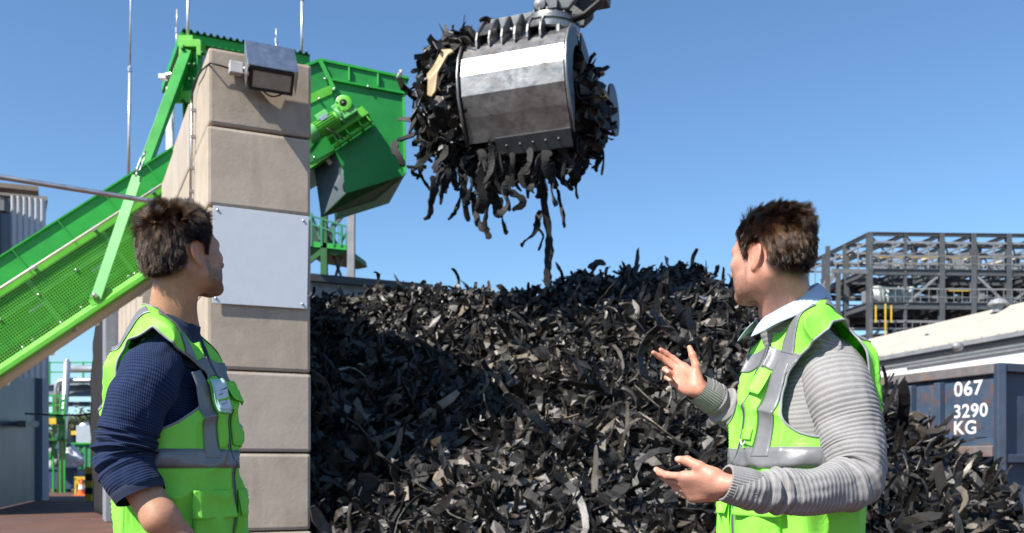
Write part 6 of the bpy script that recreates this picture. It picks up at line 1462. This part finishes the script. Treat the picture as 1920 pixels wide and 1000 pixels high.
# ================================================================ the younger man (left)
if True:
    ph_ = math.radians(3); fL = (math.cos(ph_), -math.sin(ph_), 0); nL = (-math.sin(ph_), -math.cos(ph_), 0); YL = 2.68
    man = thing('person', 'younger man in navy knit sweater and green safety vest, hand in pocket', 'person', (-.93, YL, 0))
    TL = Torso([(584, 277, 322, .076), (592, 268, 331, .100), (604, 259, 343, .142), (617, 249, 355, .172), (634, 238, 370, .192), (650, 231, 383, .200), (666, 226, 396, .206), (694, 216, 411, .211), (728, 212, 428, .214), (818, 212, 442, .212), (908, 214, 459, .210), (1000, 217, 456, .208), (1090, 218, 455, .206)], YL, fL, nL, 0, .065, .014)
    near = np.array(nL); fw = np.array(fL)
    # armhole outline in (forward, height)
    def arm_xy(T, pl, Y): 
        out = []
        for x, y in pl:
            w_ = xyz(x, y, Y); Xc = T.rows(np.array([w_[2]]))[0][0]; out.append((((w_[0] - Xc) - T.n[0] * .19) / T.f[0], w_[2]))
        return out
    ap = arm_xy(TL, [(288, 611), (300, 620), (329, 651), (353, 680), (367, 709), (371, 733), (366, 754), (348, 778), (322, 799), (300, 808), (270, 800), (243, 775), (228, 745), (222, 712), (223, 685), (230, 661), (250, 640), (271, 622)], 2.5)
    vest = make_vest(TL, man, (float(np.mean([a[0] for a in ap])), 1.325), ap, 1.415, neckw=.070, vpow=1.1); dress_vest(TL, vest, 1, badge=True, vz=1.415)
    # sweater: body under the vest, near sleeve with pushed-up folds, far sleeve
    def dn(s, ph, S):
        u = s / S; e = blob(s, ph, S * .70, .035) + blob(s, ph, S * .80, .03)
        r = .0045 * e * np.sin(s * 230 + 1.3 * np.sin(ph * 2 + 1)) + .0030 * e * np.sin(s * 370 + 2.2 * np.cos(ph + .5))
        return r + .0035 * np.sin(s * 62 + 2 * np.cos(ph)) * (1 - e) * smooth01(u * 4) + .004 * fbm(np.stack([np.cos(ph) * 1.6, np.sin(ph) * 1.6, s * 14], -1), 3, 2)
    nr_ = [xyz(306, 652, 2.60), xyz(291, 686, 2.545), xyz(272, 728, 2.49), xyz(251, 775, 2.465), xyz(237, 825, 2.455), xyz(233, 862, 2.445), xyz(246, 895, 2.435), xyz(260, 922, 2.43)]
    rr_ = [.045, .074, .081, .077, .0745, .073, .068, .0625]
    v1, f1, s1, p1, c1, t1 = tube_loft(nr_, rr_, 420, 96, None, dn)
    band = [xyz(255, 911, 2.432), xyz(259, 919, 2.431), xyz(264, 931, 2.429)]
    v2, f2, s2, p2, c2, t2 = tube_loft(band, [.0655, .066, .0625], 10, 64)
    fr_ = [np.array([TL.rows(np.array([1.44]))[0][0], YL, 1.44]) - near * .14, np.array([-.96, YL, 1.36]) - near * .22, np.array([-.98, YL, 1.15]) - near * .25, np.array([-.93, YL, .95]) - near * .25 + fw * .06]
    v3, f3, s3, p3, c3, t3 = tube_loft(fr_, [.05, .075, .065, .055], 120, 40)
    nk_ = []
    u_ = np.linspace(-np.pi, np.pi, 64, endpoint=False)
    for k_, (zz_, dr) in enumerate(((1.40, .050), (1.47, .026), (1.515, .008), (1.532, .0), (1.528, -.006))):
        X_ = -.948 + (.010 if zz_ > 1.53 else 0); nk_.append(np.stack([X_ + fL[0] * (.066 + dr) * np.cos(u_) + nL[0] * (.066 + dr) * np.sin(u_), YL + fL[1] * (.066 + dr) * np.cos(u_) + nL[1] * (.066 + dr) * np.sin(u_), zz_ - .035 * np.cos(u_)], -1))
    nkv = np.concatenate(nk_); idx = np.arange(5 * 64).reshape(5, 64); nx_ = np.roll(idx, -1, 1); nkf = np.stack([idx[:-1], nx_[:-1], nx_[1:], idx[1:]], -1).reshape(-1, 4)
    tp = torso_piece(TL, -.036, .88, TL.zmax - .01)
    knit_mesh('sweater', man, [(v1, f1, s1, p1 * .076, 0), (v2, f2, s2, p2 * .06, 1), (v3, f3, s3, p3 * .06, 0), tp, (nkv, nkf, nkv[:, 2], np.tile(u_ * .06, 5), 1)], [M['navy_knit'], M['navy_band']])
    # skin
    O = np.array([-.908, 2.655, 1.700]); fwd = (.585, .785, .19); R = frame(fwd, (-.10, -.06, 1)); nb = np.array([-.955, YL, 1.50]); HS = 1.05; hw = lambda a, b, c: O + (a * R[0] + b * R[1] + c * R[2]) * HS
    neck = [(hw(-.022, 0, -.035), nb, .060, .062), (hw(-.03, -.045, -.055), nb + fw * .05 + near * .02, .024, .022), (hw(-.03, .045, -.055), nb + fw * .05 - near * .02, .024, .022), (nb, nb + near * .09 + np.array([0, 0, -.075]), .044, .036), (nb, nb - near * .09 + np.array([0, 0, -.075]), .044, .036)]
    wr = xyz(398, 1072, 2.48); el = xyz(236, 868, 2.45)
    Hn = hand_chains(frame((.55, .05, -.83), (.6, -.6, .4)), wr, [(25, 35, 20)] * 4, (.08, .02, -.03, -.08), [(.045, .05, .01), (.075, .06, .02), (.10, .055, .028)])
    fa = [(xyz(300, 660, 2.58), el, .05, .045), (el + np.array([0, 0, .0]), xyz(300, 970, 2.425), .046, .0435), (xyz(300, 970, 2.425), wr, .0435, .028)]
    wf = fr_[3] + np.array([.02, 0, -.18]); Hf = hand_chains(frame((.15, .0, -1), (1, 0, .1)), wf, [(20, 30, 15)] * 4, (.05, .02, -.02, -.05), [(.045, .05, .01), (.075, .06, .02), (.10, .055, .028)])
    fa += [(fr_[1], fr_[2], .045, .04), (fr_[2], fr_[3], .04, .036), (fr_[3], wf, .036, .026)]
    build_body('body', man, O, R, neck, [((-.965, YL, 1.33), (.07, .115, .12))], fa, [Hn, Hf], (np.array([-1.22, 2.25, .55]), np.array([-.58, 3.1, 1.84])), .0034, skin_mat('tanned_skin'), .95, (.43, .225, .14), HS)
    def stL(p, nn, top, back, g):
        n = len(p); ln = .018 + .012 * top + .010 * back + g.uniform(-.005, .009, n); ln *= np.where((p[:, 2] < -.03), .6, 1); flow = np.stack([.25 * top - .30 * (1 - top), p[:, 1] * 2.0 * top, -.85 * (1 - top) + .10 * top], -1); lift = .26 + .14 * top + .25 * back; return ln, flow, lift, .11 + .10 * top
    stL.lock = 1.0; stL.rad = .00046
    grow_hair('hair', man, O, R, 24000, hair_mat('dark_brown_hair', .80, .3), stL, 4, HS)
    legs(man, (-.935, YL, .93), fL, nL, None, .04)
# ================================================================ the older man (right)
if True:
    ph_ = math.radians(9); fR = (-math.cos(ph_), -math.sin(ph_), 0); nR = (math.sin(ph_), -math.cos(ph_), 0); YR = 2.47
    man2 = thing('person', 'man in grey ribbed sweater and green safety vest gesturing with both hands', 'person', (.75, YR, 0))
    TR = Torso([(574, 1543, 1490, .078), (580, 1547, 1482, .100), (590, 1553, 1468, .142), (602, 1563, 1456, .174), (625, 1582, 1438, .194), (650, 1607, 1424, .204), (675, 1618, 1415, .209), (700, 1625, 1401, .211), (750, 1629, 1388, .214), (850, 1625, 1363, .214), (905, 1622, 1357, .212), (960, 1620, 1352, .210), (1070, 1617, 1350, .206)], YR, fR, nR, 0, .045, .012)
    near = np.array(nR); fw = np.array(fR)
    ap = arm_xy(TR, [(1551, 607), (1539, 622), (1508, 656), (1489, 682), (1474, 721), (1467, 766), (1472, 797), (1486, 812), (1512, 821), (1545, 818), (1580, 800), (1605, 770), (1617, 735), (1619, 705), (1616, 675), (1608, 645), (1592, 618), (1570, 606)], 2.33)
    vest2 = make_vest(TR, man2, (float(np.mean([a[0] for a in ap])), 1.325), ap, 1.440, neckw=.058, vpow=1.9); dress_vest(TR, vest2, 1, ring=True, vz=1.44, pocket_z=(1.055, .985, .83))
    def dr(s, ph, S):
        e = blob(s, ph, S * .545, .05); w_ = blob(s, ph, S * .86, .035); rib = np.sin(s * 2 * np.pi / .0118)
        return .0004 * rib * (1 - .2 * e) + .004 * e * np.sin(s * 150 + 1.5 * np.cos(ph)) + .0065 * w_ * np.sin(s * 190 + .9 * np.sin(ph * 2)) + .0045 * fbm(np.stack([np.cos(ph) * 1.4, np.sin(ph) * 1.4, s * 10], -1), 3, 12) + .003 * np.sin(s * 40 + np.cos(ph) * 2.5) * smooth01((s / S - .15) * 5)
    a_ = [xyz(1545, 652, 2.43), xyz(1556, 690, 2.37), xyz(1573, 740, 2.315), xyz(1590, 800, 2.285), xyz(1604, 852, 2.255), xyz(1600, 897, 2.225), xyz(1562, 916, 2.185), xyz(1500, 922, 2.14), xyz(1440, 923, 2.105), xyz(1400, 917, 2.09), xyz(1366, 908, 2.08)]
    r_ = [.045, .075, .083, .079, .074, .066, .0595, .0515, .0465, .044, .0415]
    v1, f1, s1, p1, c1, t1 = tube_loft(a_, r_, 620, 110, None, dr)
    # cuff
    def dcf(s, ph, S): return .0006 * np.sin(ph * 40)
    cuf = [xyz(1408, 919, 2.094), xyz(1398, 916, 2.088), xyz(1378, 911, 2.082), xyz(1358, 905, 2.077)]; v2, f2, s2, p2, c2, t2 = tube_loft(cuf, [.0445, .0445, .0425, .0405], 40, 200, None, dcf)
    cl = cuf[-1]; v2 = np.concatenate([v2, v2[-200:] + (cl - v2[-200:]) * .12]); k_ = len(v2) - 400; ii = np.arange(200); f2 = np.concatenate([f2, np.stack([k_ + ii, k_ + (ii + 1) % 200, k_ + 200 + (ii + 1) % 200, k_ + 200 + ii], -1)]); s2 = np.concatenate([s2, s2[-200:]]); p2 = np.concatenate([p2, p2[-200:]])
    # far arm
    def df(s, ph, S): return .0004 * np.sin(s * 2 * np.pi / .0118) + .003 * fbm(np.stack([np.cos(ph) * 1.4, np.sin(ph) * 1.4, s * 12], -1), 3, 22) + .007 * blob(s, ph, S * .87, .028) * np.sin(s * 170 + .8 * np.sin(ph * 2))
    WF = xyz(1306, 727, 2.60)
    b_ = [xyz(1492, 628, 2.56), xyz(1480, 672, 2.64), xyz(1468, 745, 2.70), xyz(1455, 808, 2.72), xyz(1428, 816, 2.70), xyz(1385, 782, 2.66), xyz(1340, 750, 2.625), xyz(1316, 733, 2.607)]
    v3, f3, s3, p3, c3, t3 = tube_loft(b_, [.05, .078, .073, .066, .06, .052, .044, .0415], 520, 84, None, df)
    cu2 = [xyz(1338, 749, 2.623), xyz(1330, 743, 2.617), xyz(1318, 735, 2.608), xyz(1307, 727, 2.60)]; v4, f4, s4, p4, c4_, t4 = tube_loft(cu2, [.044, .0435, .041, .0385], 30, 160, None, dcf)
    tp = torso_piece(TR, -.036, .88, TR.zmax - .004)
    u_ = np.linspace(-np.pi, np.pi, 64, endpoint=False); nk_ = []
    for zz_, dr_, cx, tl in ((1.36, .030, .765, .01), (1.43, .022, .745, .02), (1.475, .012, .724, .03), (1.505, .006, .712, .04), (1.52, .004, .708, .046), (1.522, -.002, .707, .047)): nk_.append(np.stack([cx + fR[0] * (.070 + dr_) * np.cos(u_) + nR[0] * (.070 + dr_) * np.sin(u_), YR + fR[1] * (.070 + dr_) * np.cos(u_) + nR[1] * (.070 + dr_) * np.sin(u_), zz_ - tl * np.cos(u_)], -1))
    nkv = np.concatenate(nk_); idx = np.arange(6 * 64).reshape(6, 64); nx_ = np.roll(idx, -1, 1); nkf = np.stack([idx[:-1], nx_[:-1], nx_[1:], idx[1:]], -1).reshape(-1, 4)
    knit_mesh('sweater', man2, [(v1, f1, s1, p1 * .07, 0), (v2, f2, p2 * .0118 * 40 / (2 * np.pi) * 1.0, s2, 0), (v3, f3, s3, p3 * .06, 0), (v4, f4, p4 * .0118 * 40 / (2 * np.pi), s4, 0), tp, (nkv, nkf, nkv[:, 2], np.tile(u_ * .07, 6), 0)], [M['grey_knit']])
    # skin
    O = np.array([.652, 2.43, 1.643]); fwd = (-.62, .785, .03); R = frame(fwd, (0, 0, 1)); nb = np.array([.716, YR, 1.50]); HS = 1.01; hw = lambda a, b, c: O + (a * R[0] + b * R[1] + c * R[2]) * HS
    neck = [(hw(-.026, 0, -.035), nb, .061, .064), (hw(-.03, -.045, -.055), nb + fw * .05 - near * .02, .024, .022), (hw(-.03, .045, -.055), nb + fw * .06 + near * .02, .025, .022), (nb, nb + near * .09 + np.array([0, 0, -.08]), .044, .036), (nb, nb - near * .09 + np.array([0, 0, -.08]), .044, .036)]
    W1 = xyz(1356, 910, 2.078)
    H1 = hand_chains(frame((-.985, -.10, .03), (0, -.62, .78)), W1, [(14, 20, 14), (22, 26, 16), (28, 28, 18), (32, 30, 20)], (.06, .0, -.05, -.10), [(.046, .040, .022), (.075, .050, .036), (.098, .048, .049)])
    # frame() gives rows forward, left, up: here x = fingers, third row = thumb side, so reorder to fingers, thumb, palm
    def hand_frame(x, thumb, left):
        x = np.array(x, float); x /= np.linalg.norm(x); y = np.array(thumb, float); y -= x * (x @ y); y /= np.linalg.norm(y); z = np.cross(x, y) * (1 if left else -1); return np.stack([x, y, z])
    H1 = hand_chains(hand_frame((-.80, .60, -.06), (-.2, -.5, .84), True), W1, [(8, 20, 14), (18, 24, 16), (24, 26, 18), (28, 28, 20)], (.05, .0, -.04, -.09), [(.048, .046, .010), (.078, .058, .020), (.103, .060, .026)], .97)
    H2 = hand_chains(hand_frame((-.50, .68, .53), (.45, -.1, .89), False), WF, [(22, 22, 14), (28, 24, 16), (62, 66, 40), (66, 66, 40)], (.03, .02, -.03, -.06), [(.040, .052, .012), (.068, .072, .022), (.092, .086, .026)], .89)
    e1 = a_[4]; fa = [(a_[1], e1, .05, .046), (a_[5], a_[7], .042, .040), (a_[7], a_[9], .038, .030), (a_[9], W1, .028, .022), (b_[1], b_[3], .05, .044), (b_[4], WF, .042, .026), (e1, a_[5], .046, .046), (b_[3], b_[4], .044, .042)]
    build_body('body', man2, O, R, neck, [((.77, YR, 1.32), (.07, .11, .12))], fa, [H1, H2], (np.array([.30, 1.95, .98]), np.array([1.02, 2.85, 1.78])), .0030, skin_mat('ruddy_skin'), .65, (.50, .25, .175), HS)
    def stR(p, nn, top, back, g):
        n = len(p); fr = smooth01((p[:, 0] - .03) / .05) * top; ln = .015 + .019 * top + .010 * fr + .006 * back + g.uniform(-.004, .006, n); ln *= np.where((p[:, 2] < -.02), .62, 1)
        flow = np.stack([-.80 * top * (1 - fr) - .1 * fr - .30 * (1 - top), p[:, 1] * 3 * top, -.85 * (1 - top) + .05 * top + .15 * fr], -1); lift = .24 + .14 * top + .30 * fr + .06 * back; return ln, flow, lift, .13 + .05 * top
    stR.lock = .8; stR.rad = .00046
    grow_hair('hair', man2, O, R, 26000, hair_mat('brown_hair', .76, .35), stR, 9, HS)
    # shirt collar folded over the neckline
    nu_, nv_ = 120, 22; th = np.linspace(math.radians(22), math.radians(338), nu_); C = np.array([.706, YR - .005, 0]); vv = []
    zt_ = lambda t_: 1.528 - .048 * np.cos(t_)
    for j in range(nv_):
        w_ = j / (nv_ - 1)
        if w_ < .35: k = w_ / .35; r = .066 + .004 * k; z = zt_(th) - .035 + .035 * k
        else: k = (w_ - .35) / .65; tip = smooth01((np.cos(th) - .55) / .4); r = .070 + .008 * np.sin(k * 1.57) + .026 * k + .012 * tip * k; z = zt_(th) + .004 + .003 * np.sin(k * 3.1) - k * (.044 + .012 * tip)
        r = r * np.ones_like(th); vv.append(np.stack([C[0] + fR[0] * r * np.cos(th) * 1.08 + nR[0] * r * np.sin(th), C[1] + fR[1] * r * np.cos(th) * 1.08 + nR[1] * r * np.sin(th), z], -1))
    vv = np.stack(vv, 1).reshape(-1, 3); idx = np.arange(nu_ * nv_).reshape(nu_, nv_); ff = np.stack([idx[:-1, :-1], idx[1:, :-1], idx[1:, 1:], idx[:-1, 1:]], -1).reshape(-1, 4)
    sc = npmesh('shirt_collar', vv, ff, M['shirt'], man2, True, np.array(man2.location)); md = sc.modifiers.new('cloth', 'SOLIDIFY'); md.thickness = .0018; md.offset = 0
    u_ = np.linspace(-np.pi, np.pi, 64, endpoint=False); nk_ = []
    legs(man2, (.745, YR, .93), fR, nR, None, .03)
